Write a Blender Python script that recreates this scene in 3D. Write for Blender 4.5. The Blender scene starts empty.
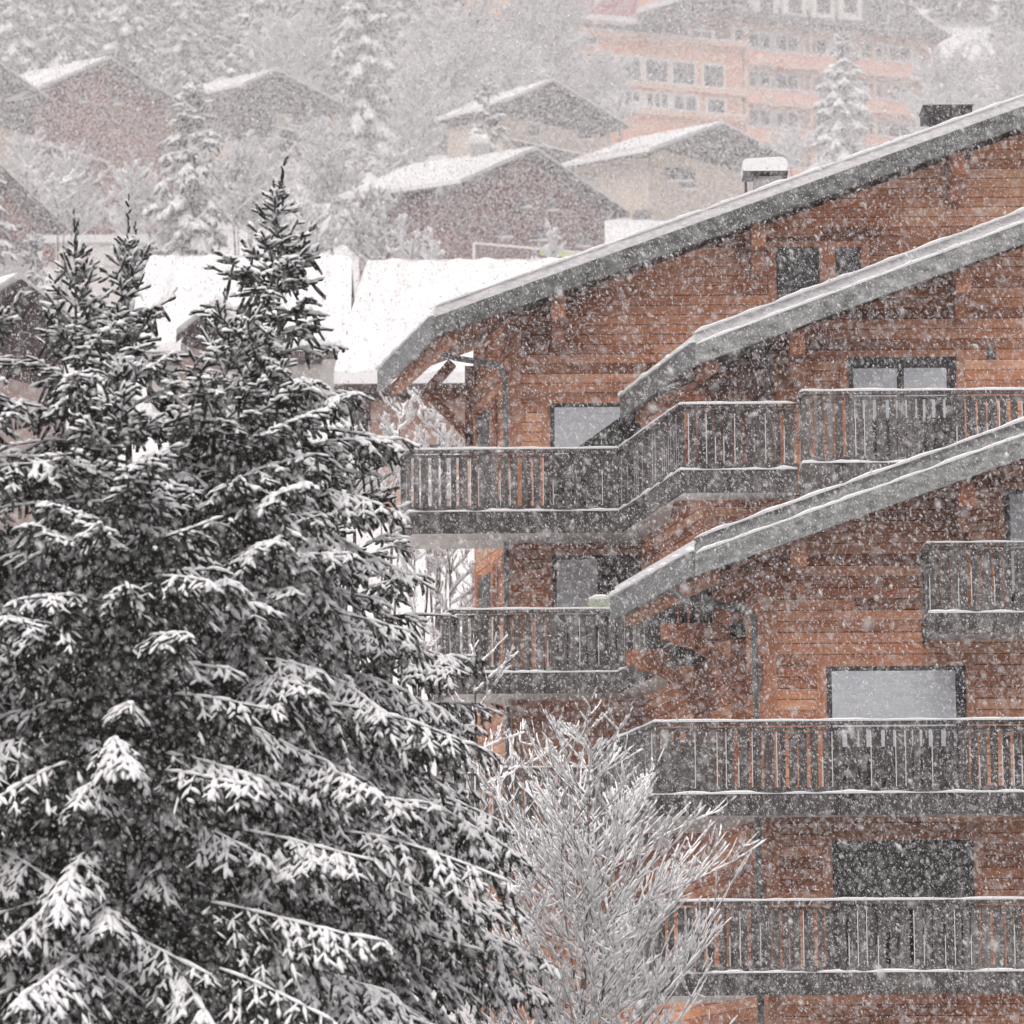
import bpy, math, random
import numpy as np
from mathutils import Matrix, Vector
random.seed(7)
RNG = np.random.default_rng(11)
S = bpy.context.scene
COL = S.collection
rad = math.radians

# ------------------------------------------------------------------ camera
F = 4400.0
PITCH, ROLL = 8.8, -0.4
RM = Matrix.Rotation(rad(90 + PITCH), 3, 'X') @ Matrix.Rotation(rad(ROLL), 3, 'Z')
cam_d = bpy.data.cameras.new('camera')
cam = bpy.data.objects.new('camera', cam_d)
COL.objects.link(cam)
cam.matrix_world = RM.to_4x4()
cam_d.sensor_width = 36
cam_d.lens = F / 1024 * 36
cam_d.clip_start = 0.5
cam_d.clip_end = 5000
cam_d.dof.use_dof = True
cam_d.dof.focus_distance = 63
cam_d.dof.aperture_fstop = 2.8
S.camera = cam


def unp(px, py, Y):
    """photo pixel -> point on the vertical plane Y metres away"""
    d = RM @ Vector(((px - 512) / F, (512 - py) / F, -1))
    return d * (Y / d.y)


def unz(px, py, Z):
    d = RM @ Vector(((px - 512) / F, (512 - py) / F, -1))
    return d * (Z / d.z)


GROUND = -1.6
# oblique plan: the side walls of the chalet run back along DV
DV = Vector((-math.tan(rad(11.9)), 1.0, 0.0))

# ------------------------------------------------------------------ tagging
def tag(o, label=None, cat=None, group=None, kind=None):
    if label: o['label'] = label
    if cat: o['category'] = cat
    if group: o['group'] = group
    if kind: o['kind'] = kind
    return o


def thing(name, label, cat, loc, group=None):
    o = bpy.data.objects.new(name, None)
    COL.objects.link(o)
    o.location = loc
    o.empty_display_size = 0.5
    return tag(o, label, cat, group)


def root_loc(o):
    v = Vector((0, 0, 0))
    while o is not None:
        v += Vector(o.location)
        o = o.parent
    return v


# ------------------------------------------------------------------ mesh builder
class MB:
    def __init__(s):
        s.v = []
        s.f = []

    def add(s, vs, fs):
        n = len(s.v)
        s.v += [tuple(x) for x in vs]
        s.f += [tuple(i + n for i in f) for f in fs]
        return s

    def hexa(s, a, b):
        """a, b: two quads (4 points each), joined to a solid"""
        s.add(list(a) + list(b), [(3, 2, 1, 0), (4, 5, 6, 7), (0, 1, 5, 4), (1, 2, 6, 5), (2, 3, 7, 6), (3, 0, 4, 7)])
        return s

    def box(s, lo, hi):
        x0, y0, z0 = lo
        x1, y1, z1 = hi
        s.hexa([(x0, y0, z0), (x1, y0, z0), (x1, y1, z0), (x0, y1, z0)], [(x0, y0, z1), (x1, y0, z1), (x1, y1, z1), (x0, y1, z1)])
        return s

    def prism(s, poly, vec):
        """poly of points extruded by vec"""
        n = len(poly)
        vec = Vector(vec)
        a = [Vector(p) for p in poly]
        b = [p + vec for p in a]
        s.add(a + b, [tuple(range(n)), tuple(range(2 * n - 1, n - 1, -1))] + [(i + n, (i + 1) % n + n, (i + 1) % n, i) for i in range(n)])
        return s

    def bar(s, p, q, w, h, up=(0, 0, 1)):
        """rectangular bar from p to q, w across, h along up"""
        p, q = Vector(p), Vector(q)
        d = (q - p).normalized()
        u = Vector(up)
        sd = d.cross(u)
        if sd.length < 1e-4:
            sd = d.cross(Vector((0, 1, 0)))
        sd.normalize()
        u = sd.cross(d).normalized()
        A = [p + sd * (w / 2 * i) + u * (h / 2 * j) for i, j in ((-1, -1), (1, -1), (1, 1), (-1, 1))]
        B = [x + (q - p) for x in A]
        s.hexa(A, B)
        return s

    def tube(s, pts, r, n=8):
        pts = [Vector(p) for p in pts]
        m = len(pts)
        base = len(s.v)
        for i, p in enumerate(pts):
            t = (pts[min(i + 1, m - 1)] - pts[max(i - 1, 0)]).normalized()
            a = t.cross(Vector((0, 0, 1)))
            if a.length < 1e-3: a = t.cross(Vector((0, 1, 0)))
            a.normalize()
            b = t.cross(a)
            rr = r[i] if isinstance(r, (list, tuple)) else r
            s.v += [tuple(p + a * (rr * math.cos(2 * math.pi * k / n)) + b * (rr * math.sin(2 * math.pi * k / n))) for k in range(n)]
        for i in range(m - 1):
            for k in range(n):
                s.f.append((base + i * n + k, base + i * n + (k + 1) % n, base + (i + 1) * n + (k + 1) % n, base + (i + 1) * n + k))
        s.f.append(tuple(base + k for k in range(n)))
        s.f.append(tuple(base + (m - 1) * n + k for k in range(n - 1, -1, -1)))
        return s

    def ridge(s, pts, w, h, rng=random, jit=0.35, step=0.12, side=None):
        """irregular rounded snow line lying along a polyline (width w, height h)"""
        P = []
        for a, b in zip(pts[:-1], pts[1:]):
            a, b = Vector(a), Vector(b)
            k = max(1, int((b - a).length / step))
            P += [a.lerp(b, i / k) for i in range(k)]
        P.append(Vector(pts[-1]))
        m = len(P)
        base = len(s.v)
        ph = rng.random() * 20
        for i, p in enumerate(P):
            t = (P[min(i + 1, m - 1)] - P[max(i - 1, 0)])
            sd = Vector(side) if side is not None else t.cross(Vector((0, 0, 1)))
            sd.normalize()
            k = 1 + jit * (0.5 * math.sin(i * 0.9 + ph) + 0.4 * math.sin(i * 0.37 + 2 * ph) + (rng.random() - .5))
            k *= 0.35 if i in (0, m - 1) else 1
            hh, ww = h * k, w / 2 * (1 + 0.3 * (k - 1))
            s.v += [tuple(p - sd * ww + Vector((0, 0, -0.006))), tuple(p - sd * (ww * 1.04) + Vector((0, 0, hh * .5))), tuple(p - sd * (ww * .55) + Vector((0, 0, hh * .93))),
                    tuple(p + sd * (ww * .55) + Vector((0, 0, hh * .93))), tuple(p + sd * (ww * 1.04) + Vector((0, 0, hh * .5))), tuple(p + sd * ww + Vector((0, 0, -0.006)))]
        for i in range(m - 1):
            for k in range(6):
                s.f.append((base + i * 6 + k, base + i * 6 + (k + 1) % 6, base + (i + 1) * 6 + (k + 1) % 6, base + (i + 1) * 6 + k))
        s.f.append(tuple(base + k for k in range(5, -1, -1)))
        s.f.append(tuple(base + (m - 1) * 6 + k for k in range(6)))
        return s

    def build(s, name, mat, parent=None, smooth=False):
        me = bpy.data.meshes.new(name)
        off = root_loc(parent) if parent else Vector((0, 0, 0))
        me.from_pydata([(x - off.x, y - off.y, z - off.z) for x, y, z in s.v], [], s.f)
        me.materials.append(mat)
        if smooth:
            me.polygons.foreach_set('use_smooth', [True] * len(me.polygons))
        me.update()
        o = bpy.data.objects.new(name, me)
        COL.objects.link(o)
        if parent: o.parent = parent
        return o


class NB:
    """numpy mesh builder: many small pieces with one face template"""
    def __init__(s):
        s.V, s.L, s.C = [], [], []
        s.n = 0

    def add(s, verts, faces):
        """verts (N,k,3); faces: list of index tuples into k"""
        N, k, _ = verts.shape
        if N == 0: return
        base = (s.n + np.arange(N) * k)[:, None]
        for ln in (3, 4):
            fs = [f for f in faces if len(f) == ln]
            if fs:
                idx = np.array(fs).reshape(-1)
                s.L.append((base + idx[None, :]).reshape(-1))
                s.C.append(np.full(N * len(fs), ln))
        s.V.append(verts.reshape(-1, 3))
        s.n += N * k

    def build(s, name, mat, parent=None, smooth=True):
        me = bpy.data.meshes.new(name)
        V = np.concatenate(s.V).astype(np.float32)
        if parent: V = V - np.array(root_loc(parent), dtype=np.float32)
        L = np.concatenate(s.L).astype(np.int32)
        C = np.concatenate(s.C).astype(np.int32)
        me.vertices.add(len(V)); me.vertices.foreach_set('co', V.reshape(-1))
        me.loops.add(len(L)); me.loops.foreach_set('vertex_index', L)
        me.polygons.add(len(C))
        st = np.concatenate([[0], np.cumsum(C)[:-1]]).astype(np.int32)
        me.polygons.foreach_set('loop_start', st)
        me.polygons.foreach_set('loop_total', C)
        if smooth: me.polygons.foreach_set('use_smooth', np.ones(len(C), dtype=bool))
        me.materials.append(mat)
        me.update(calc_edges=True)
        o = bpy.data.objects.new(name, me)
        COL.objects.link(o)
        if parent: o.parent = parent
        return o


def build_two(name, na, ma, nb_, mb_, parent):
    """one mesh from two builders, each with its own material"""
    nf = sum(len(c_) for c_ in na.C)
    m_ = NB()
    m_.V = na.V + nb_.V
    m_.L = na.L + [x + na.n for x in nb_.L]
    m_.C = na.C + nb_.C
    o = m_.build(name, ma, parent)
    o.data.materials.append(mb_)
    idx = np.zeros(len(o.data.polygons), dtype=np.int32)
    idx[nf:] = 1
    o.data.polygons.foreach_set('material_index', idx)
    return o


# ------------------------------------------------------------------ materials
def new_mat(name):
    m = bpy.data.materials.new(name)
    m.use_nodes = True
    nt = m.node_tree
    b = nt.nodes['Principled BSDF']
    b.inputs['Specular IOR Level'].default_value = 0.25
    return m, nt, b


def N(nt, t, **kw):
    n = nt.nodes.new(t)
    for k, v in kw.items(): setattr(n, k, v)
    return n


def mat_noise(name, c1, c2, scale=3.0, rough=0.8, stretch=(1, 1, 1), bump=0.0, bscale=40, detail=6, spec=0.25):
    m, nt, b = new_mat(name)
    tc = N(nt, 'ShaderNodeTexCoord')
    mp = N(nt, 'ShaderNodeMapping')
    mp.inputs['Scale'].default_value = stretch
    nz = N(nt, 'ShaderNodeTexNoise')
    nz.inputs['Scale'].default_value = scale
    nz.inputs['Detail'].default_value = detail
    cr = N(nt, 'ShaderNodeValToRGB')
    cr.color_ramp.elements[0].position = 0.3
    cr.color_ramp.elements[1].position = 0.7
    cr.color_ramp.elements[0].color = (*c1, 1)
    cr.color_ramp.elements[1].color = (*c2, 1)
    nt.links.new(tc.outputs['Object'], mp.inputs[0])
    nt.links.new(mp.outputs[0], nz.inputs['Vector'])
    nt.links.new(nz.outputs[0], cr.inputs[0])
    nt.links.new(cr.outputs[0], b.inputs['Base Color'])
    b.inputs['Roughness'].default_value = rough
    b.inputs['Specular IOR Level'].default_value = spec
    if bump:
        n2 = N(nt, 'ShaderNodeTexNoise')
        n2.inputs['Scale'].default_value = bscale
        bp = N(nt, 'ShaderNodeBump')
        bp.inputs['Strength'].default_value = bump
        bp.inputs['Distance'].default_value = 0.02
        nt.links.new(mp.outputs[0], n2.inputs['Vector'])
        nt.links.new(n2.outputs[0], bp.inputs['Height'])
        nt.links.new(bp.outputs[0], b.inputs['Normal'])
    return m


def mat_planks(name, cols, board=0.17, axis='Z', joint=0.085, rough=0.75, dark_rows=0.0, grain=0.35):
    """timber boards: each board its own tint, dark joints, streaky grain"""
    m, nt, b = new_mat(name)
    tc = N(nt, 'ShaderNodeTexCoord')
    sp = N(nt, 'ShaderNodeSeparateXYZ')
    nt.links.new(tc.outputs['Object'], sp.inputs[0])
    def math_(op, a, bb=None):
        n = N(nt, 'ShaderNodeMath', operation=op)
        for i, x in enumerate((a, bb)):
            if x is None: continue
            if hasattr(x, 'links'): nt.links.new(x, n.inputs[i])
            else: n.inputs[i].default_value = x
        return n.outputs[0]
    q = math_('DIVIDE', sp.outputs[axis], board)
    fl = math_('FLOOR', q)
    fr = math_('FRACT', q)
    # boards are cut to lengths
    other = sp.outputs['X'] if axis == 'Z' else sp.outputs['Z']
    sh = math_('ADD', math_('DIVIDE', other, 6.5), math_('MULTIPLY', fl, 0.377))
    seg = math_('FLOOR', sh)
    cmb = N(nt, 'ShaderNodeCombineXYZ')
    nt.links.new(fl, cmb.inputs[0]); nt.links.new(seg, cmb.inputs[1])
    wn = N(nt, 'ShaderNodeTexWhiteNoise', noise_dimensions='3D')
    nt.links.new(cmb.outputs[0], wn.inputs['Vector'])
    mp = N(nt, 'ShaderNodeMapping')
    mp.inputs['Scale'].default_value = (1.2, 1.2, 22) if axis == 'Z' else (22, 22, 1.2)
    nt.links.new(tc.outputs['Object'], mp.inputs[0])
    nz = N(nt, 'ShaderNodeTexNoise')
    nz.inputs['Scale'].default_value = 2.0; nz.inputs['Detail'].default_value = 5
    nt.links.new(mp.outputs[0], nz.inputs['Vector'])
    big = N(nt, 'ShaderNodeTexNoise')
    big.inputs['Scale'].default_value = 0.55; big.inputs['Detail'].default_value = 3
    nt.links.new(tc.outputs['Object'], big.inputs['Vector'])
    t = math_('ADD', math_('MULTIPLY', wn.outputs['Value'], 0.46), math_('MULTIPLY', nz.outputs[0], grain))
    t = math_('ADD', t, math_('MULTIPLY', math_('SUBTRACT', big.outputs[0], 0.5), 1.25))
    cr = N(nt, 'ShaderNodeValToRGB')
    els = cr.color_ramp.elements
    while len(els) < len(cols): els.new(0.5)
    for i, c in enumerate(cols):
        els[i].position = 0.05 + 0.85 * i / (len(cols) - 1)
        els[i].color = (*c, 1)
    nt.links.new(t, cr.inputs[0])
    dk = math_('LESS_THAN', fr, joint)
    if dark_rows:
        w2 = N(nt, 'ShaderNodeTexWhiteNoise', noise_dimensions='1D')
        nt.links.new(math_('ADD', fl, 0.5), w2.inputs['W'])
        n3 = N(nt, 'ShaderNodeTexNoise')
        n3.inputs['Scale'].default_value = 0.3
        nt.links.new(tc.outputs['Object'], n3.inputs['Vector'])
        hit = math_('LESS_THAN', math_('ADD', w2.outputs['Value'], math_('MULTIPLY', math_('SUBTRACT', n3.outputs[0], 0.5), 0.9)), dark_rows)
        dk = math_('MAXIMUM', dk, math_('MULTIPLY', hit, 0.5))
    mx = N(nt, 'ShaderNodeMixRGB')
    mx.inputs[2].default_value = (cols[0][0] * .3, cols[0][1] * .3, cols[0][2] * .3, 1)
    nt.links.new(math_('MULTIPLY', dk, 0.7), mx.inputs[0])
    nt.links.new(cr.outputs[0], mx.inputs[1])
    out = mx.outputs[0]
    nt.links.new(out, b.inputs['Base Color'])
    b.inputs['Roughness'].default_value = rough
    bp = N(nt, 'ShaderNodeBump')
    bp.inputs['Strength'].default_value = 0.5; bp.inputs['Distance'].default_value = 0.02
    rnd = math_('ADD', math_('MINIMUM', math_('MULTIPLY', fr, 6.0), 1.0), math_('MULTIPLY', nz.outputs[0], 0.3))
    nt.links.new(rnd, bp.inputs['Height'])
    nt.links.new(bp.outputs[0], b.inputs['Normal'])
    return m


M = {}
M['snow'] = mat_noise('snow', (0.62, 0.625, 0.64), (0.74, 0.74, 0.75), .35, 0.65, bump=0.25, bscale=9, spec=0.2)
M['snow_tree'] = mat_noise('snow_on_branches', (0.72, 0.725, 0.74), (0.80, 0.80, 0.815), 6, 0.7, spec=0.15)
M['frost'] = mat_noise('fresh_frost', (0.88, 0.885, 0.90), (0.94, 0.94, 0.95), 6, 0.7, spec=0.15)
M['larch'] = mat_planks('larch_boards', [(0.12, 0.039, 0.020), (0.36, 0.135, 0.066), (0.54, 0.240, 0.125), (0.70, 0.40, 0.25)], board=0.18, grain=.5, dark_rows=.12)
M['larch_trim'] = mat_noise('larch_trim', (0.32, 0.122, 0.060), (0.48, 0.215, 0.115), 2.2, 0.7, stretch=(4, 4, 1), bump=0.2)
M['soffit'] = mat_planks('soffit_boards', [(0.12, 0.05, 0.03), (0.22, 0.09, 0.05), (0.30, 0.13, 0.07)], board=0.14, axis='X')
M['timber'] = mat_noise('beam_timber', (0.20, 0.075, 0.04), (0.36, 0.15, 0.075), 2.5, 0.75, stretch=(3, 3, 3), bump=0.2)
M['fascia'] = mat_noise('weathered_fascia', (0.04, 0.044, 0.044), (0.16, 0.17, 0.17), 3.5, 0.8, stretch=(1, 1, 2.5), bump=0.3)
M['fascia_pale'] = mat_noise('frosted_fascia', (0.09, 0.097, 0.097), (0.31, 0.32, 0.32), 4.0, 0.8, stretch=(1, 1, 2.5), bump=0.3)
M['verge'] = mat_noise('frosted_verge', (0.45, 0.45, 0.46), (0.72, 0.71, 0.73), 7, 0.75, stretch=(1, 1, 3), bump=0.3)
M['rail'] = mat_planks('grey_rail_boards', [(0.022, 0.021, 0.021), (0.045, 0.041, 0.040), (0.085, 0.078, 0.075), (0.16, 0.15, 0.145)], board=0.13, axis='X', joint=0.0)
M['balcony_slab'] = mat_noise('balcony_soffit', (0.42, 0.41, 0.40), (0.58, 0.57, 0.56), 2.0, 0.85, bump=0.1)
M['gutter'] = mat_noise('zinc_gutter', (0.06, 0.068, 0.07), (0.13, 0.145, 0.15), 6, 0.45, spec=0.5)
M['frame_dark'] = mat_noise('dark_window_frame', (0.016, 0.017, 0.02), (0.035, 0.036, 0.04), 4, 0.5)
M['sky_panel'] = mat_noise('pale_sky_panel', (0.40, 0.43, 0.47), (0.50, 0.53, 0.57), 3, 0.6, stretch=(1, 1, 6))  # sky reflected in the panes, put into a pale panel colour
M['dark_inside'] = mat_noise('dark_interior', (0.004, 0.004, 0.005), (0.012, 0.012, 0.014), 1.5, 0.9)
M['metal_dark'] = mat_noise('dark_metal', (0.02, 0.02, 0.022), (0.05, 0.05, 0.055), 5, 0.5)
M['concrete'] = mat_noise('concrete', (0.28, 0.27, 0.26), (0.40, 0.39, 0.38), 1.2, 0.9, bump=0.15)
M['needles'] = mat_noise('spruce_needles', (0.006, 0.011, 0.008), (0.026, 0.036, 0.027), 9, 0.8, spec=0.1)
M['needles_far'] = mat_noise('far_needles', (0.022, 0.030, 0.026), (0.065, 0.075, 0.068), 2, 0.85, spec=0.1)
M['bark'] = mat_noise('bark', (0.035, 0.027, 0.022), (0.085, 0.068, 0.056), 8, 0.9, bump=0.4)
M['twig'] = mat_noise('bare_twig', (0.09, 0.075, 0.07), (0.17, 0.145, 0.135), 10, 0.85)
M['blue'] = mat_noise('blue_plastic', (0.03, 0.17, 0.32), (0.05, 0.23, 0.40), 5, 0.45)
M['planter'] = mat_noise('pale_green_planter', (0.28, 0.34, 0.25), (0.40, 0.45, 0.36), 8, 0.7)


def glass_mat():
    m, nt, b = new_mat('window_glass')
    out = nt.nodes['Material Output']
    nt.nodes.remove(b)
    tr = N(nt, 'ShaderNodeBsdfTransparent')
    gl = N(nt, 'ShaderNodeBsdfGlossy')
    gl.inputs['Roughness'].default_value = 0.02
    tr.inputs[0].default_value = (0.95, 0.96, 0.97, 1)
    lw = N(nt, 'ShaderNodeFresnel')
    lw.inputs[0].default_value = 1.38
    mx = N(nt, 'ShaderNodeMixShader')
    nt.links.new(lw.outputs[0], mx.inputs[0])
    nt.links.new(tr.outputs[0], mx.inputs[1]); nt.links.new(gl.outputs[0], mx.inputs[2])
    nt.links.new(mx.outputs[0], out.inputs[0])
    return m


M['glass'] = glass_mat()


def flake_mat():
    m, nt, b = new_mat('snowflake')
    out = nt.nodes['Material Output']
    nt.nodes.remove(b)
    tr = N(nt, 'ShaderNodeBsdfTransparent')
    df = N(nt, 'ShaderNodeBsdfDiffuse')
    df.inputs[0].default_value = (0.88, 0.88, 0.89, 1)
    mx = N(nt, 'ShaderNodeMixShader')
    mx.inputs[0].default_value = 0.55
    nt.links.new(tr.outputs[0], mx.inputs[1]); nt.links.new(df.outputs[0], mx.inputs[2])
    nt.links.new(mx.outputs[0], out.inputs[0])
    return m


M['flake'] = flake_mat()

# ------------------------------------------------------------------ world, sun
SUN_EL, SUN_AZ = 58, 205      # high soft sun behind the cloud, over the camera's left shoulder
w = bpy.data.worlds.new('World')
S.world = w
w.use_nodes = True
nt = w.node_tree
bg = nt.nodes['Background']
sky = N(nt, 'ShaderNodeTexSky', sky_type='NISHITA')
sky.sun_disc = False
sky.sun_elevation = rad(SUN_EL)
sky.sun_rotation = rad(SUN_AZ)
sky.air_density = 1.0
sky.dust_density = 6.0
hs = N(nt, 'ShaderNodeHueSaturation')
hs.inputs['Saturation'].default_value = 0.12
nt.links.new(sky.outputs[0], hs.inputs['Color'])
tint = N(nt, 'ShaderNodeMixRGB', blend_type='MULTIPLY')
tint.inputs[0].default_value = 1
tint.inputs[2].default_value = (1.0, 0.957, 0.948, 1)
nt.links.new(hs.outputs[0], tint.inputs[1])
nt.links.new(tint.outputs[0], bg.inputs[0])
bg.inputs[1].default_value = 0.15
sl = bpy.data.lights.new('sun', 'SUN')
sl.energy = 0.9
sl.angle = rad(50)
sl.color = (1, 0.96, 0.92)
so = bpy.data.objects.new('sun', sl)
COL.objects.link(so)
# the sky's rotation is measured clockwise from +Y
sd = Vector((math.sin(rad(SUN_AZ)) * math.cos(rad(SUN_EL)), math.cos(rad(SUN_AZ)) * math.cos(rad(SUN_EL)), math.sin(rad(SUN_EL))))
so.rotation_euler = (-sd).to_track_quat('-Z', 'Y').to_euler()

S.view_settings.view_transform = 'Standard'
S.view_settings.look = 'None'
S.view_settings.gamma = 1
S.view_settings.exposure = 0.28
S.render.engine = 'CYCLES'
c = S.cycles
c.max_bounces = 8
c.diffuse_bounces = 3
c.glossy_bounces = 2
c.transparent_max_bounces = 16
c.volume_bounces = 3
c.use_denoising = True
c.use_adaptive_sampling = True
c.adaptive_threshold = 0.015

# ------------------------------------------------------------------ terrain
TY = [-60, 0, 30, 55, 75, 95, 135, 195, 255, 340, 450, 520]
TZ = [-2.5, -1.7, -2.4, -1.2, 0.6, 7, 24, 40, 58, 79, 122, 150]


def hill(x, y):
    z = np.interp(y, TY, TZ)
    k = np.clip((y - 80) / 60, 0, 1)
    return z + k * (1.6 * math.sin(x * 0.055 + y * 0.03) + 0.8 * math.sin(x * 0.13 + 1.7) + 0.5 * math.sin(y * 0.21 + x * .08))


mb = MB()
xs = np.linspace(-240, 240, 121)
ys = np.concatenate([np.linspace(-60, 60, 41), np.linspace(64, 520, 130)])
for y in ys:
    for x in xs: mb.v.append((x, y, hill(x, y)))
nx = len(xs)
near = MB()
near.v = list(mb.v)
for j in range(len(ys) - 1):
    for i in range(nx - 1):
        a = j * nx + i
        (near if ys[j + 1] <= 70 else mb).f.append((a, a + 1, a + nx + 1, a + nx))
tag(mb.build('terrain', M['snow'], smooth=True), kind='structure')
M['dark_ground'] = mat_noise('darkened_ground', (0.05, 0.05, 0.052), (0.42, 0.42, 0.43), .35, .7, bump=.2)  # unseen foreground, darkened so that it bounces less light onto walls and trees
tag(near.build('ground', M['dark_ground'], smooth=True), kind='structure')

# ------------------------------------------------------------------ the big chalet in front
CH = thing('timber_chalet', 'large larch timber chalet with three stepped gables and grey slatted balconies', 'chalet', (6, 66, 2))
YA, YB, YC = 68.75, 72.9, 77.6       # planes of the front rails / roof edges of the three gables
BOT = -4.0


def part(mb, name, mat, parent=None, smooth=False):
    return mb.build(name, mat, parent or CH, smooth)


def gable(Y, eave, far, Xr, depth, over, wall_x, wall_gap, top_snow, fascia_m, verge_m, two_step):
    """one stepped wing: roof edge on plane Y, eave corner and a far point on the rake given by photo pixels.
    top_snow: height of the snow/verge layer; returns roof data"""
    E = unp(*eave, Y)
    P = unp(*far, Y)
    slope = (P.z - E.z) / (P.x - E.x)
    R = Vector((Xr, Y, E.z + slope * (Xr - E.x)))
    E2 = Vector((2 * Xr - E.x, Y, E.z))
    back = DV * depth
    up = Vector((0, 0, 1))
    # slab of the roof
    th = 0.20
    roof = MB()
    for a, b in ((E, R), (R, E2)):
        a1, b1 = a + Vector((0, .10, -th)), b + Vector((0, .10, -th))
        fa, fb = a + Vector((0, .10, 0)), b + Vector((0, .10, 0))
        roof.hexa([a1, b1, fb, fa], [a1 + back, b1 + back, fb + back, fa + back])
    ro = part(roof, 'roof', M['soffit'])
    # fascia board along the rake
    fh = 0.36
    fa = MB()
    for a, b in ((E, R), (R, E2)):
        q = [a + up * -fh, b + up * -fh, b, a]
        fa.hexa(q, [p + Vector((0, .095, 0)) for p in q])
    fo = part(fa, 'fascia_board', fascia_m, ro)
    # upper verge board or snow face, set back a little
    vg = MB()
    st = 0.05 if two_step else 0.015
    for a, b in ((E, R), (R, E2)):
        q = [a + Vector((0, st, .003)), b + Vector((0, st, .003)), b + Vector((0, st, top_snow)), a + Vector((0, st, top_snow))]
        vg.hexa(q, [p + Vector((0, .12, 0)) for p in q])
    part(vg, 'verge_board', verge_m, ro)
    # snow: on the ledge, on the verge edge, and the blanket behind
    sn = MB()
    if two_step:
        sn.ridge([E + Vector((.02, .03, .0)), R + Vector((0, .03, 0))], 0.075, 0.05, jit=0.45, side=(0, 1, 0))
    sn.ridge([E + Vector((.0, .075, top_snow)), R + Vector((0, .075, top_snow))], 0.17, 0.055, jit=0.4, side=(0, 1, 0))
    hs_ = top_snow + 0.0
    for a, b in ((E, R), (R, E2)):
        f0, f1 = a + Vector((0, .18, .005)), b + Vector((0, .18, .005))
        g0, g1 = a + Vector((0, .18, hs_)), b + Vector((0, .18, hs_ + .02))
        sn.hexa([f0, f1, g1, g0], [f0 + back - DV * .19, f1 + back - DV * .19, g1 + back - DV * .19, g0 + back - DV * .19])
    # snow along the eave
    sn.ridge([E + Vector((-.02, .15, .045)), E + back + Vector((-.02, -.05, .045))], 0.16, 0.07, jit=0.5)
    part(sn, 'roof_snow', M['snow'], ro)
    # gutter board along the eave and pale rafter board under it
    gt = MB()
    a, b = E + Vector((-.05, .02, 0)), E + back + Vector((-.05, 0, 0))
    q = [a + up * -.36, a + Vector((.09, 0, -.36)), a + Vector((.09, 0, .03)), a + up * .03]
    gt.hexa(q, [p + (b - a) for p in q])
    part(gt, 'gutter', M['gutter'], ro)
    rf = MB()
    a, b = E + Vector((.22, .3, -.36)), E + back + Vector((.22, -.12, -.36))
    q = [a + up * -.10, a + Vector((.18, 0, -.06)), a + Vector((.18, 0, .12)), a + up * .12]
    rf.hexa(q, [p + (b - a) for p in q])
    part(rf, 'rafter', M['larch_trim'], ro)
    # purlin ends carrying the overhang
    k = 0
    for fx in (0.16, 0.42, 0.68):
        x = E.x + (Xr - E.x) * fx
        z = E.z + slope * (x - E.x)
        pb = MB()
        pb.box((x - .13, Y + .2, z - .78), (x + .13, Y + over + .01, z - .37))
        pb.box((x - .11, Y + over * .45, z - 1.15), (x + .11, Y + over + .01, z - .785))
        part(pb, 'purlin', M['timber'])
    # front wall under the rake, as a solid running back
    yw = Y + over
    def roof_z(x): return E.z + slope * (min(x, 2 * Xr - x) - E.x) - 0.2
    return dict(E=E, R=R, E2=E2, slope=slope, yw=yw, roof_z=roof_z, back=back, ro=ro)


gA = gable(YA, (695, 553), (1024, 435), 13.2, 5.6, 1.25, None, None, 0.24, M['fascia_pale'], M['fascia_pale'], True)
gB = gable(YB, (695, 344), (1024, 222), 14.0, 5.2, 1.25, None, None, 0.20, M['fascia_pale'], M['verge'], True)
gC = gable(YC, (434, 317), (1024, 106), 12.6, 5.4, 1.45, None, None, 0.19, M['fascia'], M['verge'], False)


def wall_wing(g, xl_px_y, depth, step=None):
    """front wall solid of a wing. xl: left corner given as (px, py); step=(px,py,split_py): a wider lower part"""
    y = g['yw']
    xl = unp(*xl_px_y, y).x
    xr = g['E2'].x - (xl - g['E'].x)
    R = g['R']
    top = lambda x: g['roof_z'](x)
    zb = BOT
    mb = MB()
    zs = None
    if step:
        zs = unp(step[0], step[2], y).z
        xs_ = unp(step[0], step[1], y).x
        poly = [(xl, y, zs), (xr, y, zs), (xr, y, top(xr)), (R.x, y, R.z - .2), (xl, y, top(xl))]
        mb.prism(poly, DV * depth)
        mb.prism([(xs_, y, zb), (xr, y, zb), (xr, y, zs - .004), (xs_, y, zs - .004)], DV * depth)
        corners = [(xl, zs, top(xl)), (xs_, zb, zs - .01)]
    else:
        poly = [(xl, y, zb), (xr, y, zb), (xr, y, top(xr)), (R.x, y, R.z - .2), (xl, y, top(xl))]
        mb.prism(poly, DV * depth)
        corners = [(xl, zb, top(xl))]
    wo = part(mb, 'wall', M['larch'])
    for x, z0, z1 in corners:
        cb = MB()
        cb.box((x - .012, y - .03, z0), (x + .20, y - .002, z1 - .25))
        part(cb, 'corner_board', M['larch_trim'])
    return wo


wall_wing(gA, (764.5, 700), 4.6)
wall_wing(gB, (777, 400), 4.4, step=(704, 540, 480))
wall_wing(gC, (510, 400), 3.3)
YwA, YwB, YwC = gA['yw'], gB['yw'], gC['yw']


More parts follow.
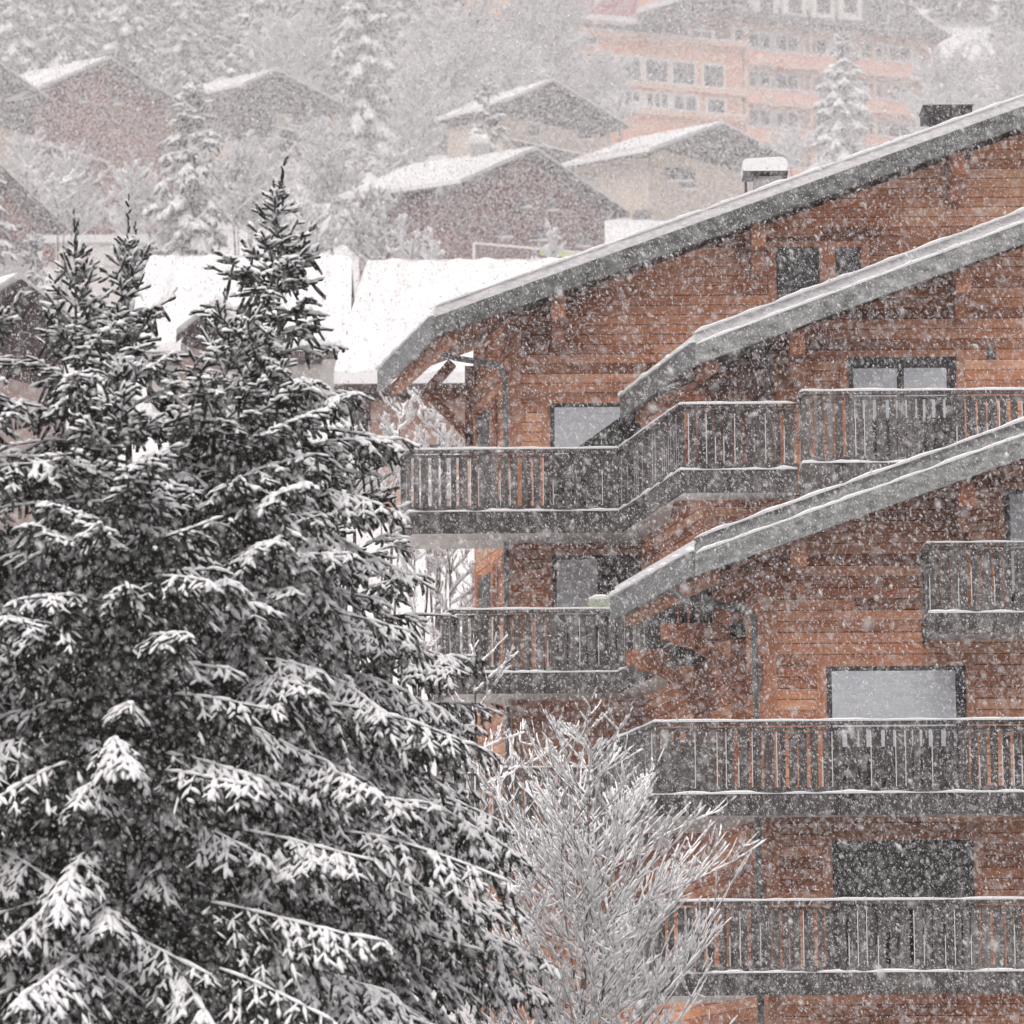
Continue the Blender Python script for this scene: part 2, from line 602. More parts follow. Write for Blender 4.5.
def window(Y, x0, y0, x1, y1, fill='dark', mullions=(), top_h=0.0, right_w=0.0, casing=True, bottom_px=None, panel_frac=1.0, slanted=False):
    """a framed window (or french door) proud of wall plane Y; corners in photo pixels"""
    a, b = unp(x0, y0, Y), unp(x1, y1, Y)
    X0, X1, Zt, Zb = a.x, b.x, a.z, b.z
    if bottom_px is not None: Zb = unp((x0 + x1) / 2, bottom_px, Y).z
    y = Y - .012
    fr = MB()
    t = 0.07
    fr.box((X0, y - .05, Zb), (X0 + t, y + .05, Zt))
    fr.box((X1 - t, y - .05, Zb), (X1, y + .05, Zt))
    fr.box((X0 + t, y - .048, Zt - t), (X1 - t, y + .05, Zt))
    fr.box((X0 + t, y - .048, Zb), (X1 - t, y + .05, Zb + t))
    for m_ in mullions:
        xm = X0 + (X1 - X0) * m_
        fr.box((xm - .06, y - .049, Zb + t), (xm + .06, y + .05, Zt - t))
    if top_h: fr.box((X0 + t, y - .046, Zt - top_h), (X1 - t, y + .05, Zt - t))
    if right_w: fr.box((X1 - right_w, y - .045, Zb + t), (X1 - t, y + .05, Zt - t))
    fo = part(fr, 'window', M['frame_dark'])
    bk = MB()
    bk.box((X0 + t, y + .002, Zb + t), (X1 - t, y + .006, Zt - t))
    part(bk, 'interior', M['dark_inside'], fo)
    if fill == 'sky_panel':  # panel set outside the glass, its colour imitates reflected sky
        bl = MB()
        zt = Zt - max(t, top_h) - .005
        zb = max(Zb + t, zt - (zt - Zb) * panel_frac)
        xr = X1 - max(t, right_w) - .005
        if slanted:  # pale triangle filling the upper left of the pane
            pts = [(X0 + t + .01, zt), (X0 + (X1 - X0) * .93, zt), (X0 + t + .01, zt - (X1 - X0) * .62)]
            bl.prism([(px_, y - .044, pz_) for px_, pz_ in (pts[0], pts[2], pts[1])], (0, .008, 0))
        else:
            edges = [X0 + t + .01] + [X0 + (X1 - X0) * m_ for m_ in mullions] + [xr]
            for e0, e1 in zip(edges[:-1], edges[1:]):
                bl.box((e0 + .004, y - .044, zb), (e1 - .004, y - .034, zt))
        part(bl, 'sky_panel', M['sky_panel'], fo)
    gl = MB()
    gl.box((X0 + t, y - .03, Zb + t), (X1 - t, y - .024, Zt - t))
    part(gl, 'pane', M['glass'], fo)
    if casing:
        cs = MB()
        cs.box((X0 - .15, y - .03, Zb), (X0 - .003, y + .01, Zt + .12))
        cs.box((X1 + .003, y - .03, Zb), (X1 + .15, y + .01, Zt + .12))
        cs.box((X0 - .003, y - .028, Zt + .003), (X1 + .003, y + .01, Zt + .12))
        part(cs, 'casing', M['larch_trim'], fo)
    return fo


# gable C
window(YwC, 776, 248, 820, 303)
window(YwC, 835, 248, 861, 286)
window(YwC, 550, 404, 642, 520, fill='sky_panel', slanted=True)
window(YwC, 552, 556, 640, 680, fill='sky_panel', right_w=0.75, panel_frac=.55)
# gable B
window(YwB, 848, 358, 958, 468, fill='sky_panel', mullions=(.48,), top_h=.19, right_w=.16, panel_frac=.5)
# gable A
window(YwA, 826, 667, 968, 793, fill='sky_panel', right_w=.16, panel_frac=.62)
window(YwA, 832, 841, 976, 972)
window(YwA, 1004, 490, 1120, 632, fill='sky_panel', mullions=(.5,), panel_frac=.7)

# ------------------------------------------------------------------ balconies
def balcony(path, rail_h, fascia_h, wall_gap, slab_poly=None, snow_rail=.04, posts=True, slat_seed=0, white_edge=True, no_slab=False):
    """path: list of world points of the handrail's top line. The slab is the footprint polygon slab_poly [(x,y)...]"""
    rng = random.Random(slat_seed)
    z = path[0].z
    P = [Vector((p.x, p.y, z)) for p in path]
    fb = MB()
    zf = z - rail_h - 0.02
    for a, b in zip(P[:-1], P[1:]):
        d = (b - a).normalized()
        fb.bar(a + Vector((0, 0, -rail_h - fascia_h / 2)), b + Vector((0, 0, -rail_h - fascia_h / 2)) + d * .03, .06, fascia_h)
    bo = part(fb, 'balcony', M['rail'])
    hr = MB()
    for a, b in zip(P[:-1], P[1:]):
        hr.bar(a + Vector((0, 0, -.03)), b + Vector((0, 0, -.03)), .12, .06)
        hr.bar(a + Vector((0, 0, -.12)), b + Vector((0, 0, -.12)), .035, .05)
        hr.bar(a + Vector((0, 0, -rail_h + .07)), b + Vector((0, 0, -rail_h + .07)), .045, .06)
    part(hr, 'handrail', M['rail'], bo)
    sl_ = MB()
    sn = MB()
    for a, b in zip(P[:-1], P[1:]):
        L = (b - a).length
        d = (b - a).normalized()
        nrm = Vector((d.y, -d.x, 0))
        s = .05
        while s < L - .04:
            wd = rng.choice((.11, .12, .13, .14, .16, .10))
            p = a + d * (s + wd / 2) - nrm * .0
            sl_.bar(p + Vector((0, 0, -.15)), p + Vector((0, 0, -rail_h + .03)), .026, wd, up=d)
            if white_edge and rng.random() < .42:  # thin white strip up one edge of some slats
                q = p + d * (wd / 2 + .004)
                hh = rail_h * rng.choice((.8, .8, .6, .45))
                sn.bar(q + Vector((0, 0, -rail_h + .06)) , q + Vector((0, 0, -rail_h + .06 + hh)), .03, .010, up=d)
            s += wd + rng.choice((.022, .03, .042, .055, .075))
    part(sl_, 'balustrade', M['rail'], bo)
    up = [p + Vector((0, 0, .0)) for p in P]
    sn.ridge(up, .13, snow_rail, rng, jit=.3, step=.15)
    sn.ridge([p + Vector((0, -.0, -rail_h)) for p in P],   .10, .032, rng, jit=.9, step=.12)
    part(sn, 'rail_snow', M['snow'], bo)
    if slab_poly:
        zt = z - rail_h - .06
        zb_ = z - rail_h - fascia_h + .07
        m_ = MB()
        m_.prism([(x, y, zb_) for x, y in slab_poly], (0, 0, zt - zb_))
        part(m_, 'floor_slab', M['balcony_slab'], bo)
        s2 = MB()
        s2.prism([(x, y, zt + .003) for x, y in slab_poly], (0, 0, .12))
        part(s2, 'floor_snow', M['snow'], bo)
    return bo


def ob(p, y):
    """point reached from p going along the oblique side to plane y"""
    return p + DV * (y - p.y)


def H(ptop, pbot, x, Y): return unp(x, ptop, Y).z - unp(x, pbot, Y).z


XR = 16.0
# front gable, two long balconies
for (yt, yb, yfb, xl, seed) in ((722.2, 794.5, 816, 656, 1), (901.6, 973.5, 996, 660, 2)):
    a = unp(xl, yt, YA)
    e = Vector((XR, YA, a.z))
    bk = ob(a, YwA + 3.0)
    rh, fh = H(yt, yb, 740, YA), H(yb, yfb, 740, YA)
    inx = .05
    cw = unp(764.5, 700, YwA).x
    slab = [(a.x + .04, YA + .04), (XR, YA + .04), (XR, YwA - .005), (cw + .1, YwA - .005), (cw - .02, YwA + .02), (cw - .02 + DV.x * 2.95, YwA + 2.95), (bk.x + .05, bk.y - .05)]
    balcony([e, a, bk], rh, fh, None, slab_poly=slab[::-1], slat_seed=seed)
# small upper balcony on the right of the front gable
a = unp(929, 543, YA); e = Vector((XR, YA, a.z))
balcony([e, a, Vector((a.x, YwA, a.z))], H(543, 613, 960, YA), H(613, 634, 960, YA), None,
        slab_poly=[(a.x + .04, YA + .04), (XR, YA + .04), (XR, YwA - .005), (a.x + .04, YwA - .005)][::-1], slat_seed=3, snow_rail=.025)
# middle gable: right piece stands a little forward
Yb2 = YB - .8
a2 = unp(803, 391.5, Yb2); e2 = Vector((XR, Yb2, a2.z))
balcony([e2, a2, Vector((a2.x, YB - .05, a2.z))], H(391.5, 463, 900, Yb2), H(463, 489, 900, Yb2), None,
        slab_poly=[(a2.x + .04, Yb2 + .04), (XR, Yb2 + .04), (XR, YwB - .005), (a2.x + .04, YwB - .005)][::-1], slat_seed=4)
a = unp(681, 404.5, YB)
e = Vector((a2.x - .06, YB, a.z))
YcR = YC - .3
bk = ob(a, YcR)
l = unp(411, 451, YcR); l.z = a.z
l2 = ob(l, YcR + 1.0)
slab = [(e.x, YwB - .005), (e.x, YB + .04), (a.x + .04, YB + .04), (bk.x + .06, bk.y + .04), (l.x + .04, YcR + .04), (l2.x + .04, l2.y), (l2.x + .04 + DV.x * .3, YwC + .6), (unp(509, 400, YwC).x - .01, YwC + .6), (unp(509, 400, YwC).x - .01, YwC - .005), (ob(a, YwC).x + 1.2, YwC - .005), (ob(a, YwC).x + 1.2, YwB - .005)]
balcony([e, a, bk, l, l2], H(404.5, 470, 740, YB), H(470, 493, 740, YB), None, slab_poly=slab, slat_seed=5)
# rear gable, lower balcony with an oblique run towards the front
l = unp(452, 610, YcR); r = unp(618, 608, YcR); r.z = l.z
fr = ob(r, YB + .2)
e = Vector((fr.x + 1.0, fr.y, l.z))
l2 = ob(l, YcR + 1.0)
slab = [(e.x, YwB - .005), (e.x, fr.y + .04), (fr.x + .04, fr.y + .04), (r.x + .06, r.y + .04), (l.x + .04, YcR + .04), (l2.x + .04, l2.y), (l2.x + .04 + DV.x * .3, YwC + .6), (unp(509, 400, YwC).x - .01, YwC + .6), (unp(509, 400, YwC).x - .01, YwC - .005), (ob(fr, YwC).x + 1.2, YwC - .005), (ob(fr, YwC).x + 1.2, YwB - .005)]
balcony([e, fr, r, l, l2], H(608, 671, 540, YcR), H(671, 692, 540, YcR), None, slab_poly=slab, slat_seed=6, snow_rail=.035)
# and one more below it, half hidden by the bare tree
zl = l.z - 2.81
balcony([Vector((p.x, p.y, zl)) for p in (e, fr, r, l, l2)], H(608, 671, 540, YcR), H(671, 692, 540, YcR), None, slab_poly=slab, slat_seed=8, snow_rail=.035)

# side-wall door openings of gable C (seen obliquely) and posts
for (zt, zb) in ((unp(490, 392, YwC).z, unp(490, 515, YwC).z), (unp(490, 560, YwC).z, unp(490, 672, YwC).z)):
    c0 = unp(510, 400, YwC).x
    p0 = Vector((c0 - .02, YwC, 0)) + DV * 1.3
    p1 = Vector((c0 - .02, YwC, 0)) + DV * 2.6
    dr = MB()
    dr.hexa([(p0.x, p0.y, zb), (p1.x, p1.y, zb), (p1.x, p1.y, zt), (p0.x, p0.y, zt)], [(p0.x - .05, p0.y, zb), (p1.x - .05, p1.y, zb), (p1.x - .05, p1.y, zt), (p0.x - .05, p0.y, zt)])
    do = part(dr, 'door', M['frame_dark'])
    cs = MB()
    for p in (p0 - DV * .16, p1 + DV * .02):
        q = p + DV * .15
        cs.hexa([(p.x, p.y, zb), (q.x, q.y, zb), (q.x, q.y, zt + .1), (p.x, p.y, zt + .1)], [(p.x - .09, p.y, zb), (q.x - .09, q.y, zb), (q.x - .09, q.y, zt + .1), (p.x - .09, p.y, zt + .1)])
    part(cs, 'casing', M['larch_trim'], do)


# timber brackets under the left eaves
def bracket(g, wall_px, z_top_px, reach, drop, t_at, curved=False, w=.2):
    """triangular knee bracket standing out to the left of a side wall"""
    y0 = g['yw']
    base = Vector((unp(*wall_px, y0).x, y0, 0)) + DV * t_at
    zt = unp(wall_px[0], z_top_px, y0).z
    mb = MB()
    a = Vector((base.x + .05, base.y, zt)); b = Vector((base.x - reach, base.y, zt))
    mb.bar(a, b, w, w * 1.1)
    if curved:
        pts = []
        for k in range(9):
            th = math.pi / 2 * k / 8
            pts.append(Vector((base.x - .05 - (reach - .25) * (1 - math.cos(th)), base.y, zt - drop + (drop - .1) * math.sin(th))))
        for p, q in zip(pts[:-1], pts[1:]): mb.bar(p, q + (q - p) * .08, w * .9, w * 1.1, up=(0, 1, 0))
        mb.bar((base.x - .1, base.y, zt - drop - 1.2), (base.x - .1, base.y, zt + .6), w, w, up=(0, 1, 0))
    else:
        mb.bar((base.x - reach + .2, base.y, zt - .05), (base.x + .02, base.y, zt - drop), w * .9, w * .9, up=(0, 1, 0))
        mb.bar((base.x - reach + .12, base.y, zt + .08), (base.x - reach * .42, base.y, zt + .62), w * .9, w * 1.2, up=(0, 1, 0))
        mb.bar((base.x - .1, base.y, zt - drop - .3), (base.x - .1, base.y, zt + .55), w * .9, w * .9, up=(0, 1, 0))
    return part(mb, 'bracket', M['timber'])


bracket(gC, (510, 400), 364, 1.02, .95, 3.15)
bracket(gA, (764.5, 700), 622, 1.35, 1.5, 1.2, curved=True, w=.24)
bracket(gA, (764.5, 700), 630, 1.35, 1.5, 3.6, curved=True, w=.24)
bracket(gB, (777, 400), 372, 1.2, .9, 1.0)

# drainpipes
def drain(px_list, Y, r=.055, zend=None):
    pts = [unp(x, y, Y) for x, y in px_list]
    if zend is not None: pts.append(Vector((pts[-1].x, Y, zend)))
    out = [pts[0]]
    for p, q in zip(pts[:-1], pts[1:]):
        out += [p.lerp(q, .06), p.lerp(q, .94)]
    out.append(pts[-1])
    mb = MB().tube(out, r, 10)
    for p, q in zip(pts[:-1], pts[1:]):
        if abs(p.x - q.x) < .3:
            n = int(abs(p.z - q.z) / 1.4)
            for k in range(n):
                c_ = p.lerp(q, (k + .5) / n)
                mb.tube([c_ - Vector((0, 0, .03)), c_ + Vector((0, 0, .03))], r * 1.35, 10)
    return part(mb, 'drainpipe', M['gutter'], smooth=False)


drain([(437, 352), (455, 358), (498, 365), (505, 374), (506, 455)], YwC - .16, zend=BOT)
drain([(668, 590), (690, 602), (742, 608), (754, 616), (756, 700)], YwA - .16, zend=BOT)
drain([(660, 392), (690, 380), (764, 340), (768, 352), (768, 395)], YwB - .16, zend=unp(768, 480, YwB).z)

# chimneys on the rear roof
def on_roofC(px, Yoff):
    """height of the top of gable C's roof above photo column px, Yoff behind its edge"""
    x = unp(px, 150, YC + Yoff).x
    return x, gC['E'].z + gC['slope'] * (x - (gC['E'].x + DV.x * Yoff))


yk = 2.2
x, z = on_roofC(764, yk)
y = YC + yk
zt = unp(764, 172, y).z
ck = MB()
ck.box((x - .20, y - .22, z - .3), (x + .30, y + .3, zt - .13))
co = part(ck, 'chimney', M['concrete'])
lg = MB()
for sx in (-.36, .38):
    lg.box((x + sx - .025, y - .28, z - .2), (x + sx + .025, y - .23, zt - .002))
lg.box((x - .40, y - .30, zt - .10), (x + .42, y + .36, zt - .05))
lg.bar((x - .40, y - .27, zt - .02), (x - .12, y - .27, zt - .14), .06, .08)
part(lg, 'chimney_frame', M['metal_dark'], co)
sc_ = MB()
n = 12
prof = [(-.40, 0), (-.43, .10), (-.41, .19), (-.33, .235), (.30, .265), (.39, .22), (.42, .12), (.40, 0)]
sc_.prism([(x + a, y - .32, zt - .048 + b) for a, b in prof], (0, .7, 0))
part(sc_, 'chimney_snow', M['snow'], co)
yk = 1.6
x, z = on_roofC(946, yk)
y = YC + yk
zt = unp(946, 110, y).z
c2 = MB()
c2.box((x - .28, y - .25, z - .3), (x + .42, y + .25, zt - .22))
c2o = part(c2, 'chimney', M['metal_dark'])
cc = MB()
xa, xb = unp(922, 110, y).x, unp(970, 110, y).x
cc.box((xa, y - .4, zt - .21), (xb, y + .4, zt - .02))
cc.box((xa - .02, y - .42, zt - .019), (xb + .02, y + .42, zt))
part(cc, 'chimney_cap', M['metal_dark'], c2o)

# wall lamp beside the french door
p = unp(990, 352, YwB)
wl = MB()
wl.box((p.x - .05, YwB - .05, p.z - .12), (p.x + .05, YwB - .002, p.z + .1))
wl.tube([p + Vector((0, -.04, .03)), p + Vector((0, -.16, .06)), p + Vector((0, -.2, .0))], .02, 6)
wl.tube([p + Vector((0, -.2, .02)), p + Vector((0, -.2, -.06)), p + Vector((0, -.2, -.16))], [.03, .085, .075], 8)
part(wl, 'wall_lamp', M['metal_dark'])

# things left on the balconies
zt = unp(600, 597, YcR + .12).z
x0, x1 = unp(588, 600, YcR).x, unp(613, 600, YcR).x
fl = MB()
yy = YcR + .06
fl.hexa([(x0 + .02, yy + .02, zt - .19), (x1 - .02, yy + .02, zt - .19), (x1 - .02, yy + .18, zt - .19), (x0 + .02, yy + .18, zt - .19)],
        [(x0, yy, zt - .04), (x1, yy, zt - .04), (x1, yy + .2, zt - .04), (x0, yy + .2, zt - .04)])
PL = thing('flower_box', 'pale green flower box topped with snow on the rail of the lower rear balcony', 'planter', ((x0 + x1) / 2, yy, zt - .19))
part(fl, 'trough', M['planter'], PL)
fs = MB().ridge([(x0, yy + .1, zt - .042), (x1, yy + .1, zt - .042)], .19, .07)
part(fs, 'snow_cap', M['snow'], PL)
hk = MB()
for xx in (x0 + .08, x1 - .08):
    hk.bar((xx, yy + .1, zt - .195), (xx, yy + .1, l.z - .09), .03, .012)
    hk.bar((xx, yy + .1, l.z - .10), (xx, YcR - .03, l.z - .10), .03, .02)
part(hk, 'hook', M['metal_dark'], PL)
zfl = a.z - H(404.5, 470, 740, YB) - .06 + .125
xb = unp(497, 507, YcR + .3).x
BB = thing('storage_box', 'small blue plastic box on the upper rear balcony floor behind the slats', 'box', (xb, YcR + .35, zfl))
bm_ = MB().hexa([(xb - .15, YcR + .25, zfl), (xb + .15, YcR + .25, zfl), (xb + .15, YcR + .5, zfl), (xb - .15, YcR + .5, zfl)],
                [(xb - .18, YcR + .23, zfl + .16), (xb + .18, YcR + .23, zfl + .16), (xb + .18, YcR + .52, zfl + .16), (xb - .18, YcR + .52, zfl + .16)])
part(bm_, 'tub', M['blue'], BB)
bl_ = MB().box((xb - .2, YcR + .21, zfl + .162), (xb + .2, YcR + .54, zfl + .19))
part(bl_, 'lid', M['blue'], BB)

# ================================================================== vegetation
def nrm(v):
    return v / np.maximum(np.linalg.norm(v, axis=-1, keepdims=True), 1e-9)


ZUP = np.array([0, 0, 1.0])


def spindles(nb, P, D, L, R, rng, jit=.35, sides=4):
    """bottle-brush twigs: P base (N,3), D direction, L length, R radius"""
    n = len(P)
    a = np.cross(D, ZUP + 1e-3 * rng.normal(size=(n, 3)))
    a = nrm(a)
    b = np.cross(D, a)
    vs = []
    for t, k in ((0.0, .75), (.45, 1.0), (.93, .85)):
        for s in range(sides):
            th = 2 * math.pi * s / sides + .4
            rr = R * k * (1 + jit * rng.normal(size=n))
            tt = t + .06 * rng.normal(size=n) * (t > 0)
            vs.append(P + D * (L * tt)[:, None] + a * (rr * math.cos(th))[:, None] + b * (rr * math.sin(th))[:, None])
    vs.append(P + D * L[:, None])
    V = np.stack(vs, 1)
    f = []
    for r in range(2):
        for s in range(sides):
            f.append((r * sides + s, r * sides + (s + 1) % sides, (r + 1) * sides + (s + 1) % sides, (r + 1) * sides + s))
    for s in range(sides): f.append((2 * sides + s, 2 * sides + (s + 1) % sides, 3 * sides))
    nb.add(V, f)


def needles(nb, P, D, L, R, rng, k=8, size=.03):
    """separate needle tufts sticking out of the twigs"""
    n = len(P)
    for i in range(k):
        t = rng.random(n)
        ax = nrm(rng.normal(size=(n, 3)))
        ax = nrm(ax - D * (ax * D).sum(1, keepdims=True))
        base = P + D * (L * t)[:, None]
        tip = base + (ax * .8 + D * .6) * (R * 1.0 + size * (.6 + .6 * rng.random(n)))[:, None]
        sdv = np.cross(D, ax) * (R * .17)[:, None]
        nb.add(np.stack([base - sdv, base + sdv, tip], 1), [(0, 1, 2)])


def caps(nb, P, D, L, W, Hh, rng, lift, low=-.25):
    """snow lying along twigs: rounded strip above the twig"""
    n = len(P)
    sd = np.cross(D, ZUP + 1e-3 * rng.normal(size=(n, 3)))
    sd = nrm(sd)
    up = np.cross(sd, D)
    up = np.where((up[:, 2:3] < 0), -up, up)
    vs = []
    for t, k in ((.02, .6), (.35, 1.0), (.75, .95), (1.02, .35)):
        kk = k * (1 + .28 * rng.normal(size=n))
        c = P + D * (L * t)[:, None] + up * lift[:, None]
        for s, h in ((-1, low), (-.55, .75), (.55, .75), (1, low)):
            vs.append(c + sd * (W * kk * s)[:, None] + (up * .5 + ZUP * .5) * (Hh * kk * h)[:, None])
    V = np.stack(vs, 1)
    f = []
    for r in range(3):
        for s in range(3):
            f.append((r * 4 + s, r * 4 + s + 1, (r + 1) * 4 + s + 1, (r + 1) * 4 + s))
        f.append((r * 4 + 3, r * 4, (r + 1) * 4, (r + 1) * 4 + 3))
    f.append((3, 2, 1, 0)); f.append((12, 13, 14, 15))
    nb.add(V, f)


def frusta(nb, A, B, r0, r1, sides=5):
    D = nrm(B - A)
    a = nrm(np.cross(D, ZUP + np.array([.013, .021, 0])))
    b = np.cross(D, a)
    vs = []
    for c_, r in ((A, r0), (B, r1)):
        for s in range(sides):
            th = 2 * math.pi * s / sides
            vs.append(c_ + a * (r * math.cos(th))[:, None] + b * (r * math.sin(th))[:, None])
    V = np.stack(vs, 1)
    nb.add(V, [(s, (s + 1) % sides, sides + (s + 1) % sides, sides + s) for s in range(sides)])


def spruce(root, base, H, prof, seed, twig=.036, dens=1.0, snow=1.0, tmax=None, whorl=.46, tip_len=.5, leaders=1, droop=1.0,
           mat='needles', fuzz=6, az_full=True, tlen=.145, lsp=.056, bare_low=0.0, sheltered=.15):
    """a spruce whose crown half width is prof(t), t metres below its tip"""
    rng = np.random.default_rng(seed)
    base = np.array(base, float)
    top = base + np.array([0, 0, H])
    lean = rng.normal(size=2) * .012
    def axis(z): return np.array([base[0] + lean[0] * (z - base[2]), base[1] + lean[1] * (z - base[2]), z])
    # trunk
    tk = MB()
    zz = np.linspace(0, H - .05, 14)
    tk.tube([axis(base[2] + z) for z in zz], [max(.012, .016 * (H - z) * (1 + .5 * (z < .5))) for z in zz], 9)
    tk.build('trunk', M['bark'], root, smooth=True)
    NBn, NBs = NB(), NB()
    P_, D_, L_, R_, E_ = [], [], [], [], []     # twigs; E = snow exposure
    sA, sB, sr, sE = [], [], [], []              # branch wood and snow along it
    t = .10
    tmax = min(tmax or H, H - bare_low)
    while t < tmax:
        wr = prof(t)
        nb_ = int(round((5 + 2.0 * min(1, t / 3)) * (1 if dens >= .6 else .8)))
        az0 = rng.random() * 6.28
        for k in range(nb_):
            az = az0 + 2 * math.pi * k / nb_ + rng.normal() * .22
            tt = t + rng.normal() * whorl * .28
            if tt < .05: continue
            L = wr * (0.62 + .55 * rng.random())
            front = -math.sin(az)
            dd = dens if front > -.35 or az_full else dens * .45
            el = np.interp(tt, [0, .6, 1.6, 3.5, 7, 12], [1.0, .65, .38, .20, .08, .0]) + rng.normal() * .10
            org = axis(top[2] - tt)
            m = 9
            s = np.linspace(0, 1, m)
            sag = (.30 * min(1, tt / 3) + .30 * min(1, tt / 8)) * droop
            ang = el - .5 * sag * np.sin(np.pi * np.minimum(1, s * .95)) - (.15 + .55 * rng.random()) * droop * min(1, tt / 3.5) * s ** 1.3 + .30 * max(0, 1 - tt / 2.5) * s ** 3
            azs = az + .12 * rng.normal() * s
            dv = np.stack([np.cos(ang) * np.cos(azs), np.cos(ang) * np.sin(azs), np.sin(ang)], 1)
            pts = org + np.concatenate([[np.zeros(3)], np.cumsum(dv[:-1] * (L / (m - 1)), 0)])
            # wood
            rr = (.006 + .011 * L) * (1 - .85 * s)
            sA.append(pts[:-1]); sB.append(pts[1:]); sr.append(np.stack([rr[:-1], rr[1:]], 1))
            ex = np.clip((s - sheltered * min(1, tt / 2.2)) * 2.6, 0, 1)
            sE.append(ex[1:])
            bsn = np.clip(snow * (1.12 + .38 * rng.normal()), .25, 1.5)    # snow load of this branch
            # laterals
            nl = max(3, int(L / lsp * dd * (.8 if tt < .9 else 1)))
            ls = np.sort(rng.random(nl)) * .92 + .08
            ls = np.concatenate([ls, [1.0]])
            side = np.where(np.arange(nl + 1) % 2 == 0, 1, -1)
            bp = np.stack([np.interp(ls, s, pts[:, j]) for j in range(3)], 1)
            bd = nrm(np.stack([np.interp(ls, s, dv[:, j]) for j in range(3)], 1))
            hz = nrm(np.cross(bd, ZUP))
            ll = (.10 + .36 * L ** .75 * (1.02 - ls) ** .75 * np.minimum(1, .45 + ls * 1.4)) * (.7 + .5 * rng.random(nl + 1))
            ll = np.clip(ll, tlen * .8, 1.0)
            sp_ = np.where(ls >= 1.0, 0, np.radians(50) + rng.normal(size=nl + 1) * .16)
            dn = -(.14 + .46 * min(1, tt / 3.5) * droop) * (.5 + rng.random(nl + 1)) + (.25 if tt < 1.2 else 0)
            ld = nrm(bd * np.cos(sp_)[:, None] + hz * (side * np.sin(sp_))[:, None] + ZUP * dn[:, None])
            lex = np.interp(ls, s, ex)
            # main twig of each lateral, in pieces of tlen
            npc = np.maximum(1, np.round(ll / tlen)).astype(int)
            for q in range(npc.max()):
                sel = npc > q
                if not sel.any(): break
                ldq = nrm(ld[sel] + ZUP * (-.17 * q * droop * min(1, tt / 3)))
                pq = bp[sel] + ld[sel] * (q * tlen * .92) + ZUP * (-.02 * q * q * droop * min(1, tt / 3))
                nq = sel.sum()
                P_.append(pq); D_.append(ldq); L_.append(np.full(nq, tlen * 1.12) * (.8 + .35 * rng.random(nq))); R_.append(np.full(nq, twig / 2) * (.8 + .4 * rng.random(nq)))
                E_.append(lex[sel] * bsn)
                # side twigs
                for sgn in (1, -1):
                    if tt < .8 and q == 0 and rng.random() < .4: continue
                    h2 = nrm(np.cross(ldq, ZUP))
                    a2 = np.radians(48) + .2 * rng.normal(size=nq)
                    d2 = nrm(ldq * np.cos(a2)[:, None] + h2 * (sgn * np.sin(a2))[:, None] + ZUP * (-(.1 + .35 * min(1, tt / 3) * droop * rng.random(nq)))[:, None])
                    keep = rng.random(nq) < .8 * min(1, dd + .2)
                    nk = keep.sum()
                    if nk == 0: continue
                    P_.append(pq[keep] + ldq[keep] * (tlen * (.2 + .6 * rng.random(nk)))[:, None]); D_.append(d2[keep])
                    L_.append(tlen * (.55 + .45 * rng.random(nk))); R_.append(np.full(nk, twig / 2) * (.75 + .35 * rng.random(nk)))
                    E_.append(lex[sel][keep] * bsn * .95)
                # hanging twigs below
                keep = rng.random(nq) < (.85 * min(1, tt / 2.0) * min(1, dd + .1))
                nk = keep.sum()
                if nk:
                    dh = nrm(np.stack([rng.normal(size=nk) * .25, rng.normal(size=nk) * .25, np.full(nk, -1.0)], 1) + ldq[keep] * .55)
                    P_.append(pq[keep]); D_.append(dh); L_.append(tlen * (1.0 + 1.1 * rng.random(nk))); R_.append(np.full(nk, twig / 2) * 1.05)
                    E_.append(np.zeros(nk) - 1)
        t += whorl * (.62 + .38 * min(1, t / 2)) * (.85 + .3 * rng.random()) * (1 if dens >= .6 else 1.5)
    # leading shoots
    for k in range(leaders):
        off = np.array([rng.normal() * .12, rng.normal() * .10, -.25 * rng.random()]) if k else np.zeros(3)
        p = axis(top[2] - .06) + off * (k > 0)
        d = nrm(np.array([rng.normal() * .07, rng.normal() * .05, 1.0]))
        ln = tip_len * (1 if k == 0 else .55 + .45 * rng.random())
        n8 = 9
        for i in range(n8):
            P_.append((p + d * ln * i / n8)[None]); D_.append(nrm(d + rng.normal(size=3) * .25)[None]); L_.append(np.array([ln / n8 * 1.1]))
            R_.append(np.array([twig * (.50 if i % 2 else .34)])); E_.append(np.array([.15 if i % 2 else -1]))
    P = np.concatenate(P_); D = np.concatenate(D_); L = np.concatenate(L_); R = np.concatenate(R_); E = np.concatenate(E_)
    spindles(NBn, P, D, L, R, rng)
    if fuzz: needles(NBn, P, D, L, R, rng, k=fuzz, size=twig * .45)
    A = np.concatenate(sA); B = np.concatenate(sB); Rr = np.concatenate(sr); SE = np.concatenate(sE)
    frusta(NBn, A, B, Rr[:, 0], Rr[:, 1], 4)
    # snow: clumps decided by a smooth pattern plus chance; steep twigs hold little
    steep = np.abs(D[:, 2])
    cl = .72 + .28 * np.sin(P[:, 0] * 5.1 + 1.3 * np.sin(P[:, 2] * 3.7)) * np.sin(P[:, 2] * 6.3 + P[:, 1] * 4.0)
    prob = E * (.66 + .5 * cl) * np.clip(1.45 - steep * .75, 0, 1)
    q = rng.random(len(P)) < prob * 1.15
    hs_ = np.clip(E[q], .3, 1.3) * (.75 + .4 * rng.random(q.sum()))
    caps(NBs, P[q], D[q], L[q] * (1.0 + .2 * rng.random(q.sum())), R[q] * (.95 + .4 * hs_), R[q] * (.8 + .65 * hs_), rng, R[q] * .5)
    q = (rng.random(len(A)) < SE * snow * .95)
    Lb = np.linalg.norm(B - A, axis=1)
